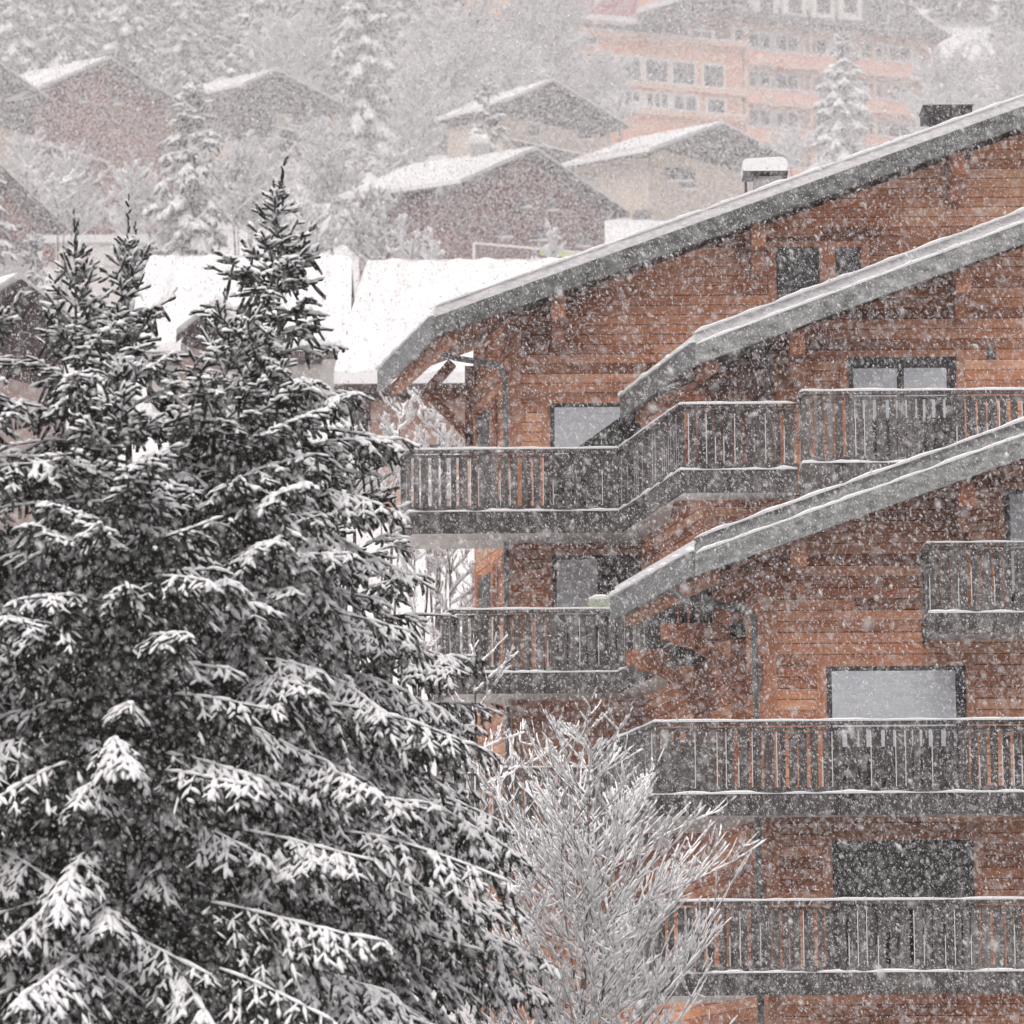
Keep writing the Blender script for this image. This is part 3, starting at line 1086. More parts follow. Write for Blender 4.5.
    if q.any(): caps(NBs, A[q], nrm(B - A)[q], Lb[q] * 1.05, np.full(q.sum(), twig * .75), np.full(q.sum(), twig * .8), rng, np.full(q.sum(), twig * .35))
    if not fuzz:
        build_two('crown', NBn, M[mat], NBs, M['snow_tree'], root)
        return len(P)
    NBn.build('crown', M[mat], root)
    if len(NBs.V): NBs.build('branch_snow', M['snow_tree'], root)
    return len(P)


# ---- the near spruces
def near_spruce(px, ytop, Y, prof, seed, label, Hx=None, **kw):
    t = unp(px, ytop, Y)
    gz = float(hill(t.x, Y))
    Hh = t.z - gz
    r = thing('spruce_tree', label, 'tree', (t.x, Y, gz), 'near snowy spruces')
    tm = t.z - unp(px, 1075, Y).z
    n = spruce(r, (t.x, Y, gz), Hh, prof, seed, tmax=tm, bare_low=.4, az_full=False, **kw)
    print('spruce', seed, n)
    return r


near_spruce(287, 196, 46, lambda t: .50 * t ** .85 if t < 1.5 else (.705 + .375 * (t - 1.5) ** .98), 4,
            'tallest near spruce, its tip a cluster of bare shoots, beside the bare tree', leaders=5, tip_len=.5, dens=.95, whorl=.38)
near_spruce(140, 250, 45.2, lambda t: .54 * t ** .85, 5,
            'near spruce with one slim leading shoot, just left of the tallest spruce', leaders=2, tip_len=.62, dens=.9)
near_spruce(86, 255, 44.6, lambda t: .60 * t ** .85, 9,
            'near spruce with a forked open top before the white ground floor windows', leaders=2, tip_len=.55, dens=.9)
near_spruce(224, 318, 44.4, lambda t: .74 * t ** .8, 12,
            'small topped near spruce with twin straight shoots between two taller spruces', leaders=2, tip_len=.4, dens=.85)
near_spruce(112, 372, 42.6, lambda t: .68 * t ** .82, 21,
            'front spruce with the lowest top of the near group and wide drooping snowy limbs', leaders=1, tip_len=.2, dens=.95, droop=1.15, sheltered=.32)
near_spruce(-52, 262, 43.6, lambda t: .78 * t ** .8, 31,
            'near spruce cut by the left edge of the picture, only its limbs showing', leaders=1, dens=.8)


near_spruce(362, 432, 49.5, lambda t: .62 * t ** .80, 52,
            'spruce mostly hidden behind the tallest one, its limb tips nearest the chalet', leaders=1, dens=.8)

# ---- bare trees
def bare_tree(root, base, H, wprof, seed, dens=1.0, tw=.012, snow=.022, zlo=0.0, stems=3, step=.11, tmat='twig', smat='snow_tree', sides=4, l2step=.14, l3=.5):
    rng = np.random.default_rng(seed)
    base = np.array(base, float)
    A, B, r0, r1, lv = [], [], [], [], []
    def curve(p, d, L, r, m, upk, wob=.10):
        """curved shoot; returns points and directions"""
        pts, ds = [p], []
        d = d / np.linalg.norm(d)
        for i in range(m):
            d = d + ZUP * upk / m + rng.normal(size=3) * wob / math.sqrt(m)
            d = d / np.linalg.norm(d)
            ds.append(d)
            pts.append(pts[-1] + d * L / m)
        return np.array(pts), np.array(ds)
    def emit(pts, ra, rb, level):
        m = len(pts) - 1
        rr = np.linspace(ra, rb, m + 1)
        A.append(pts[:-1]); B.append(pts[1:]); r0.append(rr[:-1]); r1.append(rr[1:]); lv.append(np.full(m, level))
    stem_list = []
    for s in range(stems):
        az = rng.random() * 6.28
        d = np.array([math.cos(az) * .10 * (s > 0), math.sin(az) * .10 * (s > 0), 1.0])
        hh = H * (1 if s == 0 else .72 + .22 * rng.random())
        pts, ds = curve(base + np.array([rng.normal() * .1, rng.normal() * .1, 0]) * (s > 0), d, hh, 0, 14, .05, .05)
        emit(pts, .010 + .0075 * H * (1 if s == 0 else .7), tw * .6, 0)
        stem_list.append((pts, hh))
    for pts, hh in stem_list:
        z = zlo + .25
        while z < hh * .985:
            f = z / hh
            i = min(13, int(f * 14)); p = pts[i] + (pts[i + 1] - pts[i]) * (f * 14 - i)
            az = rng.random() * 6.28
            W = wprof(p[2] - base[2]) * (.75 + .4 * rng.random())
            el = rad(34) + rng.normal() * .15
            L = max(.25, W / math.cos(el) * 1.05)
            d = np.array([math.cos(az) * math.cos(el), math.sin(az) * math.cos(el), math.sin(el)])
            bp, bd = curve(p, d, L, 0, 8, .30, .18)
            emit(bp, tw * (.9 + .5 * L), tw * .5, 1)
            n2 = int(L / l2step * dens)
            for k in range(n2):
                s2 = (.12 + .88 * rng.random()) * 7.99
                j = int(s2); q = bp[j] + (bp[j + 1] - bp[j]) * (s2 - j)
                L2 = (.18 + .42 * L * (1 - s2 / 8.6)) * (.6 + .6 * rng.random())
                hz = np.cross(bd[j], ZUP); hz /= np.linalg.norm(hz) + 1e-9
                aa = rad(42) * rng.choice((-1, 1)) + rng.normal() * .25
                d2 = bd[j] * math.cos(aa) + hz * math.sin(aa) * .8 + ZUP * (.22 + .3 * rng.random() * abs(math.sin(aa)))
                cp, cd = curve(q, d2, L2, 0, 4, .28, .18)
                emit(cp, tw * .75, tw * .42, 2)
                n3 = int(L2 / .11 * l3)
                for k3 in range(n3):
                    s3 = (.15 + .85 * rng.random()) * 3.99
                    j3 = int(s3); q3 = cp[j3] + (cp[j3 + 1] - cp[j3]) * (s3 - j3)
                    d3 = cd[j3] + rng.normal(size=3) * .55 + ZUP * .35
                    ep, ed = curve(q3, d3, .10 + .16 * rng.random(), 0, 2, .4, .12)
                    emit(ep, tw * .55, tw * .38, 3)
            z += step * (.7 + .6 * rng.random()) / max(.4, dens)
    A = np.concatenate(A); B = np.concatenate(B); r0 = np.concatenate(r0); r1 = np.concatenate(r1); lv = np.concatenate(lv)
    t0, c0, s0 = NB(), NB(), NB()
    k = lv == 0
    frusta(t0, A[k], B[k], r0[k], r1[k], 8)
    k = ~k
    frusta(c0, A[k], B[k], r0[k], r1[k], sides)
    D = nrm(B - A)
    flat = 1 - np.abs(D[:, 2]) ** 3
    q = (rng.random(len(A)) < np.where(lv == 0, .12, .55 + .45 * flat))
    n = q.sum()
    ww = snow * np.where(lv[q] <= 1, 1.15, .9) * (.5 + .5 * flat[q])
    caps(s0, A[q], D[q], np.linalg.norm(B - A, axis=1)[q] * 1.08, ww, ww * .95, rng, r0[q] * .5 + ww * .18, -.6)
    t0.build('trunk', M['bark'], root)
    build_two('crown', c0, M[tmat], s0, M[smat], root)
    return len(A)


Yb = 54.0
p = unp(576, 705, Yb)
gz = float(hill(p.x, Yb))
r = thing('bare_tree', 'bare leafless tree with snow coated twigs before the timber chalet balconies', 'tree', (p.x, Yb, gz))
Hb = p.z - gz
zvis = unp(578, 1080, Yb).z - gz
wp = lambda z: float(np.interp(Hb - z, [0, .6, 1.6, 2.6, 4.2], [.12, .5, 1.15, 1.65, 1.95]))
print('bare', bare_tree(r, (p.x, Yb, gz), Hb, wp, 41, dens=1.0, tw=.0055, snow=.0175, zlo=zvis - 1.2, stems=2, step=.085, l3=.30, smat='frost'))
p = unp(486, 640, 55.5)
gz = float(hill(p.x, 55.5))
r = thing('bare_tree', 'slender bare sapling with snowy upright twigs between spruce limbs and bare tree', 'tree', (p.x, 55.5, gz))
Hb2 = p.z - gz
bare_tree(r, (p.x, 55.5, gz), Hb2, lambda z: float(np.interp(Hb2 - z, [0, .6, 1.6, 4], [.12, .5, .8, 1.0])), 43, dens=.7, smat='frost', tw=.0065, snow=.019, zlo=unp(486, 1040, 55.5).z - gz - .8, stems=2, step=.16)

# ================================================================== hillside
M['h_brown'] = mat_planks('weathered_brown_boards', [(0.08, 0.026, 0.022), (0.15, 0.052, 0.043), (0.22, 0.085, 0.07)], board=0.22)
M['h_red'] = mat_planks('reddish_boards', [(0.11, 0.034, 0.024), (0.20, 0.065, 0.042), (0.28, 0.095, 0.06)], board=0.22)
M['h_dark'] = mat_planks('dark_boards', [(0.03, 0.022, 0.02), (0.06, 0.045, 0.042), (0.09, 0.07, 0.065)], board=0.22)
M['h_cream'] = mat_noise('cream_render', (0.42, 0.35, 0.28), (0.50, 0.42, 0.34), .8, .9)
M['h_white'] = mat_noise('white_render', (0.58, 0.55, 0.53), (0.68, 0.65, 0.63), .8, .9)
M['h_orange'] = mat_noise('orange_render', (0.58, 0.26, 0.15), (0.68, 0.34, 0.20), .35, .9)
M['h_peach'] = mat_noise('peach_render', (0.60, 0.36, 0.24), (0.68, 0.43, 0.30), .5, .9)
M['h_pink'] = mat_noise('dusty_pink_render', (0.40, 0.24, 0.19), (0.50, 0.33, 0.27), .7, .9)
M['h_pinkgrey'] = mat_noise('pinkish_grey_render', (0.33, 0.25, 0.225), (0.42, 0.33, 0.30), .7, .9)
M['h_salmon'] = mat_noise('salmon_balcony', (0.62, 0.29, 0.21), (0.68, 0.36, 0.27), .6, .9)
M['h_redpaint'] = mat_noise('red_railing', (0.33, 0.09, 0.09), (0.40, 0.13, 0.13), 1.5, .8)
M['slate'] = mat_planks('dark_slates', [(0.04, 0.038, 0.04), (0.07, 0.066, 0.07), (0.10, 0.095, 0.10)], board=0.35)
M['h_window'] = mat_noise('far_window', (0.02, 0.02, 0.024), (0.07, 0.075, 0.085), .7, .25, spec=.5)
M['white_trim'] = mat_noise('white_trim', (0.66, 0.64, 0.62), (0.76, 0.74, 0.72), 1, .8)


def solve_y(px, py, fn, lo, hi):
    """distance at which fn(point) = 0 along the pixel's ray"""
    a, b = lo, hi
    fa = fn(unp(px, py, a))
    for _ in range(60):
        m_ = (a + b) / 2
        fm = fn(unp(px, py, m_))
        if (fm > 0) == (fa > 0): a = m_
        else: b = m_
    return unp(px, py, (a + b) / 2)


def hill_house(label, A_, EL_, ER_, RB_, Y, wall_m, low_m=None, low_px=None, base_px=None, min_len=6.0, panels=(), windows=(), inset=.8, balcony_px=None, chimney_px=None, yl=None, yr=None, ytr=None):
    """hillside chalet from photo pixels: A apex of the front gable, EL/ER its eave corners, RB the ridge's far end"""
    A = unp(*A_, Y)
    RB = solve_y(*RB_, lambda p: p.z - A.z, Y, Y + 40) if ytr is None else unp(*RB_, ytr)
    rd = Vector((RB.x - A.x, RB.y - A.y, RB.z - A.z))
    rh = Vector((rd.x, rd.y, 0)).normalized()
    EL = solve_y(*EL_, lambda p: (p - A).dot(rh), Y - 12, Y + 12) if yl is None else unp(*EL_, yl)
    ER = solve_y(*ER_, lambda p: (p - A).dot(rh), Y - 12, Y + 16) if yr is None else unp(*ER_, yr)
    if rd.length < min_len: rd = rd.normalized() * min_len
    gz = min(float(hill(A.x, A.y)), EL.z - 3, ER.z - 3)
    if base_px is not None: gz = min(gz, unp(A_[0], base_px, Y).z)
    gz -= 1.0
    root = thing('hillside_chalet', label, 'chalet', (A.x, A.y, gz), 'chalets on the hillside')
    up = Vector((0, 0, 1))
    wl = MB()
    el, er = EL + (A - EL) * .12, ER + (A - ER) * .12
    st = rd.normalized() * inset
    den = (er - el)
    low = up * .28
    def dn(p): return Vector((p.x, p.y, gz))
    wl.prism([dn(el) + st, dn(er) + st, er - low + st, A - low + st, el - low + st], rd - st * 2)
    wo = wl.build('wall', wall_m, root)
    fu = (er - el); fu.z = 0; fu.normalize()
    fn_ = Vector((fu.y, -fu.x, 0))
    if fn_.dot(rh) > 0: fn_ = -fn_
    if low_m is not None:
        zl = unp(A_[0], low_px, Y).z
        lw = MB()
        a, b = dn(el) + st, dn(er) + st
        lw.prism([a + fn_ * .06 - fu * .05, b + fn_ * .06 + fu * .05, Vector((b.x, b.y, zl)) + fn_ * .06 + fu * .05, Vector((a.x, a.y, zl)) + fn_ * .06 - fu * .05], rd - st * 2 - fn_ * .12)
        lw.build('plinth_wall', low_m, root)
    rf, sn = MB(), MB()
    for E_ in (EL, ER):
        q = [A - up * .2, E_ - up * .2, E_, A]
        if E_ is ER: q = q[::-1]
        rf.prism(q, rd)
        q2 = [A + up * .004, E_ + up * .004, E_ + up * .2, A + up * .2]
        if E_ is ER: q2 = q2[::-1]
        sn.prism([p + rd.normalized() * .15 for p in q2], rd - rd.normalized() * .2)
    ro = rf.build('roof', M['h_dark'], root)
    sn.build('roof_snow', M['snow'], root)
    for (x0, y0, x1, y1, sd_) in panels:
        o = el + st
        g = lambda p: (p - o).dot(fn_)
        c4 = [solve_y(x, y, g, Y - 30, Y + 60) for x, y in ((x0, y1), (x1, y1), (x1, y0), (x0, y0))]
        MB().prism([p + fn_ * .08 for p in c4], -fn_ * .2).build('wall_panel', M['h_cream'], root)
    # windows on the gable front or the long left wall: rows of (px0,py0,px1,py1,wallside)
    for (x0, y0, x1, y1, sd_) in windows:
        o = el + st if sd_ == 'f' else el + st
        n_ = fn_ if sd_ == 'f' else Vector((-rh.y, rh.x, 0))
        if sd_ == 'l' and n_.dot(el - er) < 0: n_ = -n_
        g = lambda p: (p - o).dot(n_)
        c4 = [solve_y(x, y, g, Y - 30, Y + 60) for x, y in ((x0, y1), (x1, y1), (x1, y0), (x0, y0))]
        fm = MB().prism([p + n_ * .10 for p in c4], -n_ * .3)
        f_ = fm.build('window', M['h_window'], root)
        sl2 = MB()
        sl2.bar(c4[0] + n_ * .14 - up * .06, c4[1] + n_ * .14 - up * .06, .2, .10)
        sl2.build('sill', M['white_trim'], f_)
    if balcony_px:
        x0, x1, y0, y1 = balcony_px
        o = el + st + fn_ * 1.0
        g = lambda p: (p - o).dot(fn_)
        a, b = solve_y(x0, y0, g, Y - 30, Y + 60), solve_y(x1, y0, g, Y - 30, Y + 60)
        b.z = a.z
        h_ = a.z - solve_y(x0, y1, g, Y - 30, Y + 60).z
        bm2 = MB()
        n_ = max(2, int((b - a).length / .22))
        for k in range(n_):
            bm2.bar(a.lerp(b, (k + .5) / n_) - up * .05, a.lerp(b, (k + .5) / n_) - up * h_, .15, .04, up=fu)
        bm2.bar(a, b, .14, .08); bm2.bar(a - up * h_, b - up * h_, .14, .16)
        bm2.prism([a - up * (h_ + .09), b - up * (h_ + .09), b - up * (h_ + .09) - fn_ * 1.0, a - up * (h_ + .09) - fn_ * 1.0], -up * .15)
        bo = bm2.build('balcony', wall_m, root)
        MB().ridge([a + up * .04, b + up * .04], .2, .12).build('balcony_snow', M['snow'], bo)
    if chimney_px:
        x, y0, y1 = chimney_px
        g = lambda p: (p - A - rd * .45).dot(rh)
        c_ = solve_y(x, y1, g, Y - 20, Y + 40)
        t_ = solve_y(x, y0, g, Y - 20, Y + 40)
        cm = MB().box((c_.x - .45, c_.y - .45, c_.z - 1.5), (c_.x + .45, c_.y + .45, t_.z))
        co_ = cm.build('chimney', M['concrete'], ro)
        MB().ridge([Vector((c_.x - .5, c_.y, t_.z + .01)), Vector((c_.x + .5, c_.y, t_.z + .01))], 1.0, .5, side=(0, 1, 0)).build('chimney_snow', M['snow'], co_)
    return root


hill_house('brown timber chalet with broad white left roof slope and a snow capped chimney', (538, 150), (463, 183), (630, 213), (412, 168), 195, M['h_brown'],
           base_px=275, windows=[(574, 236, 586, 245, 'f'), (520, 196, 528, 206, 'f'), (546, 199, 554, 209, 'f'), (500, 226, 509, 236, 'f'), (535, 229, 545, 239, 'f')], chimney_px=(480, 146, 160))
hill_house('reddish wooden chalet with a bright wedge of snow on its roof below dark conifers', (111, 59), (17, 100), (205, 118), (64, 68), 235, M['h_red'],
           base_px=180, windows=[(78, 92, 86, 101, 'f'), (112, 94, 121, 103, 'f')], balcony_px=(22, 110, 139, 152))
hill_house('dark roofed wooden chalet cut by the left edge, above a pale rendered lower wall', (-28, 44), (-90, 80), (52, 100), (-60, 52), 226, M['h_dark'], low_m=M['h_cream'], low_px=116, base_px=170)
hill_house('dark gabled chalet with two pale panels by its balcony, left of the tall dark spruce', (278, 71), (243, 86), (352, 109), (250, 77), 255, M['h_dark'], low_m=M['h_cream'], low_px=147,
           base_px=165, panels=[(276, 114, 292, 129, 'f'), (322, 117, 342, 131, 'f')], windows=[(291, 118, 300, 130, 'f'), (303, 118, 316, 130, 'f'), (322, 142, 332, 150, 'f')], balcony_px=(272, 378, 127, 141))
hill_house('dark gabled chalet with a cream lower wall, standing below the orange hotel', (555, 81), (505, 103), (628, 125), (497, 97), 240, M['h_dark'], low_m=M['h_cream'], low_px=122, base_px=160,
           windows=[(528, 126, 538, 136, 'f'), (578, 130, 590, 139, 'f')], balcony_px=(512, 612, 141, 152))
hill_house('cream walled chalet with a long bright white roof, right of the brown chalet', (725, 124), (651, 151), (786, 157), (640, 140), 225, M['h_dark'], low_m=M['h_cream'], low_px=163, base_px=235,
           windows=[(664, 168, 690, 180, 'f'), (679, 171, 694, 188, 'f'), (636, 210, 650, 220, 'f'), (690, 210, 702, 219, 'f')])
hill_house('wide brown chalet above a white ground floor, behind the forked spruce top', (-18, 148), (-120, 205), (80, 240), (-60, 156), 188, M['h_red'], low_m=M['h_white'], low_px=236, base_px=275,
           windows=[(10, 243, 22, 254, 'f'), (27, 243, 39, 254, 'f'), (-6, 243, 5, 254, 'f')])
hill_house('grey gabled house with pinkish lower wall, lowest house behind the near spruces', (22, 279), (-60, 330), (92, 332), (-8, 286), 112, M['h_dark'], low_m=M['h_pinkgrey'], low_px=372, base_px=470, yl=109, yr=115)


def long_roof(label, L_, R_, EL_, ER_, Y, pitch, wall_m, gable_left=True, details=None):
    """house lying along the slope: ridge from L_ to R_ (pixels), its snowy front slope facing the valley"""
    a = unp(*L_, Y); b = unp(*R_, Y); b.z = a.z
    z_e = unp(*EL_, Y - 5).z
    dz = a.z - z_e
    run = dz / math.tan(rad(pitch))
    ex = unp(*EL_, Y - run).x
    z_e = unp(*EL_, Y - run).z
    ea = Vector((ex, Y - run, z_e)); eb = Vector((b.x + (a.x - ex) * .3, Y - run, z_e))
    gz = float(hill((a.x + b.x) / 2, Y - run)) - 2.0
    gz = min(gz, z_e - 3.5)
    root = thing('hillside_chalet', label, 'chalet', ((a.x + b.x) / 2, Y - run * .5, gz), 'chalets on the hillside')
    up = Vector((0, 0, 1)); back = Vector((0, run * .9, 0))
    ba, bb = Vector((ea.x, Y + run, z_e)), Vector((eb.x, Y + run, z_e))
    w0, w1 = ea + Vector((1.0, .9, -.3)), eb + Vector((-1.0, .9, -.3))
    wl = MB().prism([(w0.x, w0.y, gz), (w0.x, Y + run - .9, gz), (w0.x, Y + run - .9, w0.z), (w0.x + (a.x - ea.x), Y, a.z - .6), (w0.x, w0.y, w0.z)][::-1], (w1.x - w0.x, 0, 0))
    wl.build('wall', wall_m, root)
    rf = MB()
    rf.hexa([ea, eb, b, a], [p - up * .3 for p in (ea, eb, b, a)])
    rf.hexa([a + Vector((0, .003, 0)), b + Vector((0, .003, 0)), bb, ba], [p - up * .3 for p in (a + Vector((0, .003, 0)), b + Vector((0, .003, 0)), bb, ba)])
    rf.build('roof', M['h_dark'], root)
    sn = MB()
    n = 40
    def srow(p, q, dz_):
        return [p.lerp(q, i / n) + up * (dz_ + .05 * math.sin(i * 1.7 + p.x) + .04 * math.sin(i * .6)) for i in range(n + 1)]
    rows = []
    for k in range(9):
        t = k / 8
        rows.append(srow(ea.lerp(a, t), eb.lerp(b, t), .42 if 0 < k < 8 else .34))
    for r_ in rows: sn.v += [tuple(p) for p in r_]
    for k in range(8):
        for i in range(n): sn.f.append((k * (n + 1) + i, k * (n + 1) + i + 1, (k + 1) * (n + 1) + i + 1, (k + 1) * (n + 1) + i))
    # front lip, side lip, back slope
    fl_ = [ea.lerp(eb, i / n) + up * .004 for i in range(n + 1)]
    o = len(sn.v); sn.v += [tuple(p) for p in fl_]
    for i in range(n): sn.f.append((o + i, o + i + 1, i + 1, i))
    sn.prism([a + up * .004 + Vector((0, .01, 0)), ba + up * .004, ba + up * .36, a + up * .36 + Vector((0, .01, 0))], Vector((b.x - a.x, 0, 0)))
    sl_ = [ea.lerp(a, k / 8) + up * .004 for k in range(9)]
    o = len(sn.v); sn.v += [tuple(p) for p in sl_]
    for k in range(8): sn.f.append((o + k + 1, o + k, k * (n + 1), (k + 1) * (n + 1)))
    sn.build('roof_snow', M['snow'], root, smooth=False)
    return root, ea, eb, gz, w0, w1


r1, ea, eb, gz, w0, w1 = long_roof('house under a big plain white roof directly behind the timber chalet eave', (368, 272), (700, 269), (334, 384), (700, 384), 126, 40, M['h_pink'])
for k in range(6):
    x = w0.x + 1.4 + k * 1.7
    wz = w0.z - 2.6
    wm = MB().box((x, w0.y - .06, wz), (x + .9, w0.y - .002, wz + 1.3))
    wo = wm.build('window', M['h_window'], r1)
    MB().box((x - .1, w0.y - .14, wz - .12), (x + 1.0, w0.y - .002, wz - .005)).build('sill', M['white_trim'], wo)
r2, ea, eb, gz, w0, w1 = long_roof('house under a wide white roof between the forked spruce and the tallest spruce', (150, 266), (352, 268), (120, 352), (352, 352), 150, 36, M['h_white'])
# the grey dormer gable at its front
hill_house('small grey gabled house standing before the white roof, half hidden by two spruce tops', (212, 308), (176, 336), (262, 342), (216, 300), 122, M['h_dark'], low_m=M['h_pinkgrey'], low_px=352, base_px=420, yl=120, yr=124, ytr=128)

# white garden wall with an orange door right of the wide brown chalet
Yw = 186
g0, g1 = unp(66, 246, Yw), unp(166, 238, Yw)
gb = unp(100, 272, Yw).z
gw = thing('garage_wall', 'low white garage wall with an orange door, behind the forked spruce top', 'garage', ((g0.x + g1.x) / 2, Yw, gb))
ztop = unp(120, 243, Yw).z
MB().box((g0.x - 1.6, Yw, gb - 2), (g1.x, Yw + 4, ztop)).build('wall', M['h_white'], gw)
MB().box((g0.x - 1.7, Yw - .15, ztop + .004), (g1.x + .1, Yw + 4.1, ztop + .35)).build('roof_snow', M['snow'], gw)
d0, d1 = unp(43, 244, Yw), unp(55, 263, Yw)
MB().box((d0.x, Yw - .08, d1.z), (d1.x, Yw - .004, d0.z)).build('door', M['h_red'], gw)
d0, d1 = unp(96, 248, Yw), unp(150, 266, Yw)
gdm = MB()
for k in range(5): gdm.box((d0.x + (d1.x - d0.x) * k / 5 + .02, Yw - .08, d1.z), (d0.x + (d1.x - d0.x) * (k + 1) / 5 - .02, Yw - .004, d0.z))
gdm.build('door', M['h_white'], gw)

# white goal-like frame with a green band, below the brown chalet
Yg = 176
q0, q1, q2, q3 = unp(474, 243, Yg), unp(474, 272, Yg), unp(640, 258, Yg), unp(640, 275, Yg)
gf = thing('net_frame', 'white post and rail net frame with a lime green band below the brown chalet', 'frame', (q1.x, Yg, q1.z - 1))
fm = MB()
for x, zt, zb in ((q0.x, q0.z, q1.z - 1), ((q0.x + q2.x) / 2, (q0.z + q2.z) / 2, q3.z - 1), (q2.x, q2.z, q3.z - 1)): fm.tube([(x, Yg, zb), (x, Yg, zt)], .06, 6)
fm.tube([q0, q2], .05, 6)
fm.build('frame', M['white_trim'], gf)
bnd = MB()
b0, b1 = unp(540, 249.5, Yg), unp(640, 259, Yg)
bnd.hexa([b0 + Vector((0, -.02, -.22)), b1 + Vector((0, -.02, -.22)), b1 + Vector((0, -.02, 0)), b0 + Vector((0, -.02, 0))], [b0 + Vector((0, .02, -.22)), b1 + Vector((0, .02, -.22)), b1 + Vector((0, .02, 0)), b0 + Vector((0, .02, 0))])
M['lime'] = mat_noise('lime_band', (0.42, 0.52, 0.20), (0.50, 0.60, 0.27), 2, .8)
bnd.build('band', M['lime'], gf)

# ------------------------------------------------------------------ the orange hotel
HY, HYAW = 330.0, rad(20)
HU = Vector((math.cos(HYAW), math.sin(HYAW), 0)); HNv = Vector((math.sin(HYAW), -math.cos(HYAW), 0))
HO = unp(548, 100, HY)
def hp(px, py, off=0.0):
    """photo pixel -> point on the hotel's facade (moved off metres outwards)"""
    d = RM @ Vector(((px - 512) / F, (512 - py) / F, -1))
    o = HO + HNv * off
    return d * (o.dot(HNv) / d.dot(HNv))
hu = lambda p: (p - HO).dot(HU)
hz0 = float(hill(HO.x + 12, HY + 5)) - 8
HT = thing('hotel', 'big orange hotel with rows of windows, salmon balconies and a dark dormered roof', 'hotel', (HO.x, HO.y, hz0))
def hq(u, z, off=0.0): return HO + HU * u + HNv * off + Vector((0, 0, z - HO.z))
u0, uS, u1 = 0.0, hu(hp(742, 60)), hu(hp(934, 60))
zeL, zeR = hp(690, 15).z, hp(830, 27).z
def slab(ua, ub, za, zb, off, th): return MB().prism([hq(ua, za, off), hq(ub, za, off), hq(ub, zb, off), hq(ua, zb, off)], -HNv * th)
slab(u0 - 6, uS, hz0, zeR + 1.2, 0, 12).build('wall', M['h_orange'], HT)
slab(uS + .003, u1, hz0, zeR, -.6, 12).build('wall', M['h_peach'], HT)
# roof: steep slope with dormers
rr = MB()
rz = 11.0
rr.add([hq(uS - 5.5, zeR - .1, 1.0), hq(u1 + 1.2, zeR - .1, 1.0), hq(u1 - 3.8, zeR + rz * .55, -5.5), hq(uS + 2, zeR + rz * .55, -5.5),
        hq(uS - 5.5, zeR - .1, -13), hq(u1 + 1.2, zeR - .1, -13)], [(0, 1, 2, 3), (1, 5, 2), (5, 4, 3, 2), (4, 0, 3), (0, 4, 5, 1)])
ro = rr.build('roof', M['slate'], HT)
for px in (759, 787.5, 816, 843):
    p = hp(px, 4, -1.2)
    u, z = hu(p), p.z
    dm = MB().prism([hq(u - 1.0, z - 1.7, .25), hq(u + 1.0, z - 1.7, .25), hq(u + 1.0, z + .6, .25), hq(u, z + 1.3, .25), hq(u - 1.0, z + .6, .25)], -HNv * 4)
    d_ = dm.build('dormer', M['white_trim'], ro)
    MB().prism([hq(u - .55, z - 1.1, .30), hq(u + .55, z - 1.1, .30), hq(u + .55, z + .5, .30), hq(u - .55, z + .5, .30)], -HNv * .04).build('window', M['h_window'], d_)
# left gabled roof over the projecting part, red railing at the top left
gl_ = MB()
ga, gb_, gc = hp(640, 13, 1.5), hp(735, -16, 1.5), hp(860, 18, 1.5)
gl_.prism([hq(hu(ga), ga.z - 1.3, 1.5), hq(hu(gb_), gb_.z - 1.6, 1.5), hq(hu(gb_), gb_.z, 1.5), hq(hu(ga), ga.z, 1.5)], -HNv * 8)
g_o = gl_.build('roof', M['slate'], HT)
MB().prism([hq(hu(ga), ga.z + .02, 1.6), hq(hu(gb_), gb_.z + .02, 1.6), hq(hu(gb_), gb_.z + .5, 1.6), hq(hu(ga), ga.z + .5, 1.6)], -HNv * 7.5).build('roof_snow', M['snow'], g_o)
a, b = hp(566, -4, .7), hp(638, 6, .7)
slab(hu(a), hu(b), hp(600, 19).z, hp(600, -6).z, .7, .25).build('railing', M['h_redpaint'], HT)
a, b = hp(560, 17, .8), hp(640, 23, .8)
slab(hu(a), hu(b), b.z - .1, b.z + .35, 1.0, 1.0).build('balcony_floor', M['white_trim'], HT)
slab(hu(hp(600, 20)), uS - 1, hp(660, 41).z, hp(660, 16).z, .05, .2).build('gable_panel', M['h_brown'], HT)


def hwin(x0, y0, x1, y1, mull=1, off=.06, trim=.22, base=0.0):
    a, b = hp(x0, y0, base), hp(x1, y1, base)
    ua, ub = hu(a), hu(b)
    fm = slab(ua - trim, ub + trim, b.z - trim, a.z + trim, base + off, .3)
    f_ = fm.build('window', M['white_trim'], HT)
    pn = MB()
    for k in range(mull):
        x_, y_ = ua + (ub - ua) * k / mull, ua + (ub - ua) * (k + 1) / mull
        g = .10 if mull > 1 else 0
        pn.prism([hq(x_ + g, b.z, base + off + .03), hq(y_ - g, b.z, base + off + .03), hq(y_ - g, a.z, base + off + .03), hq(x_ + g, a.z, base + off + .03)], -HNv * .06)
    pn.build('pane', M['h_window'], f_)


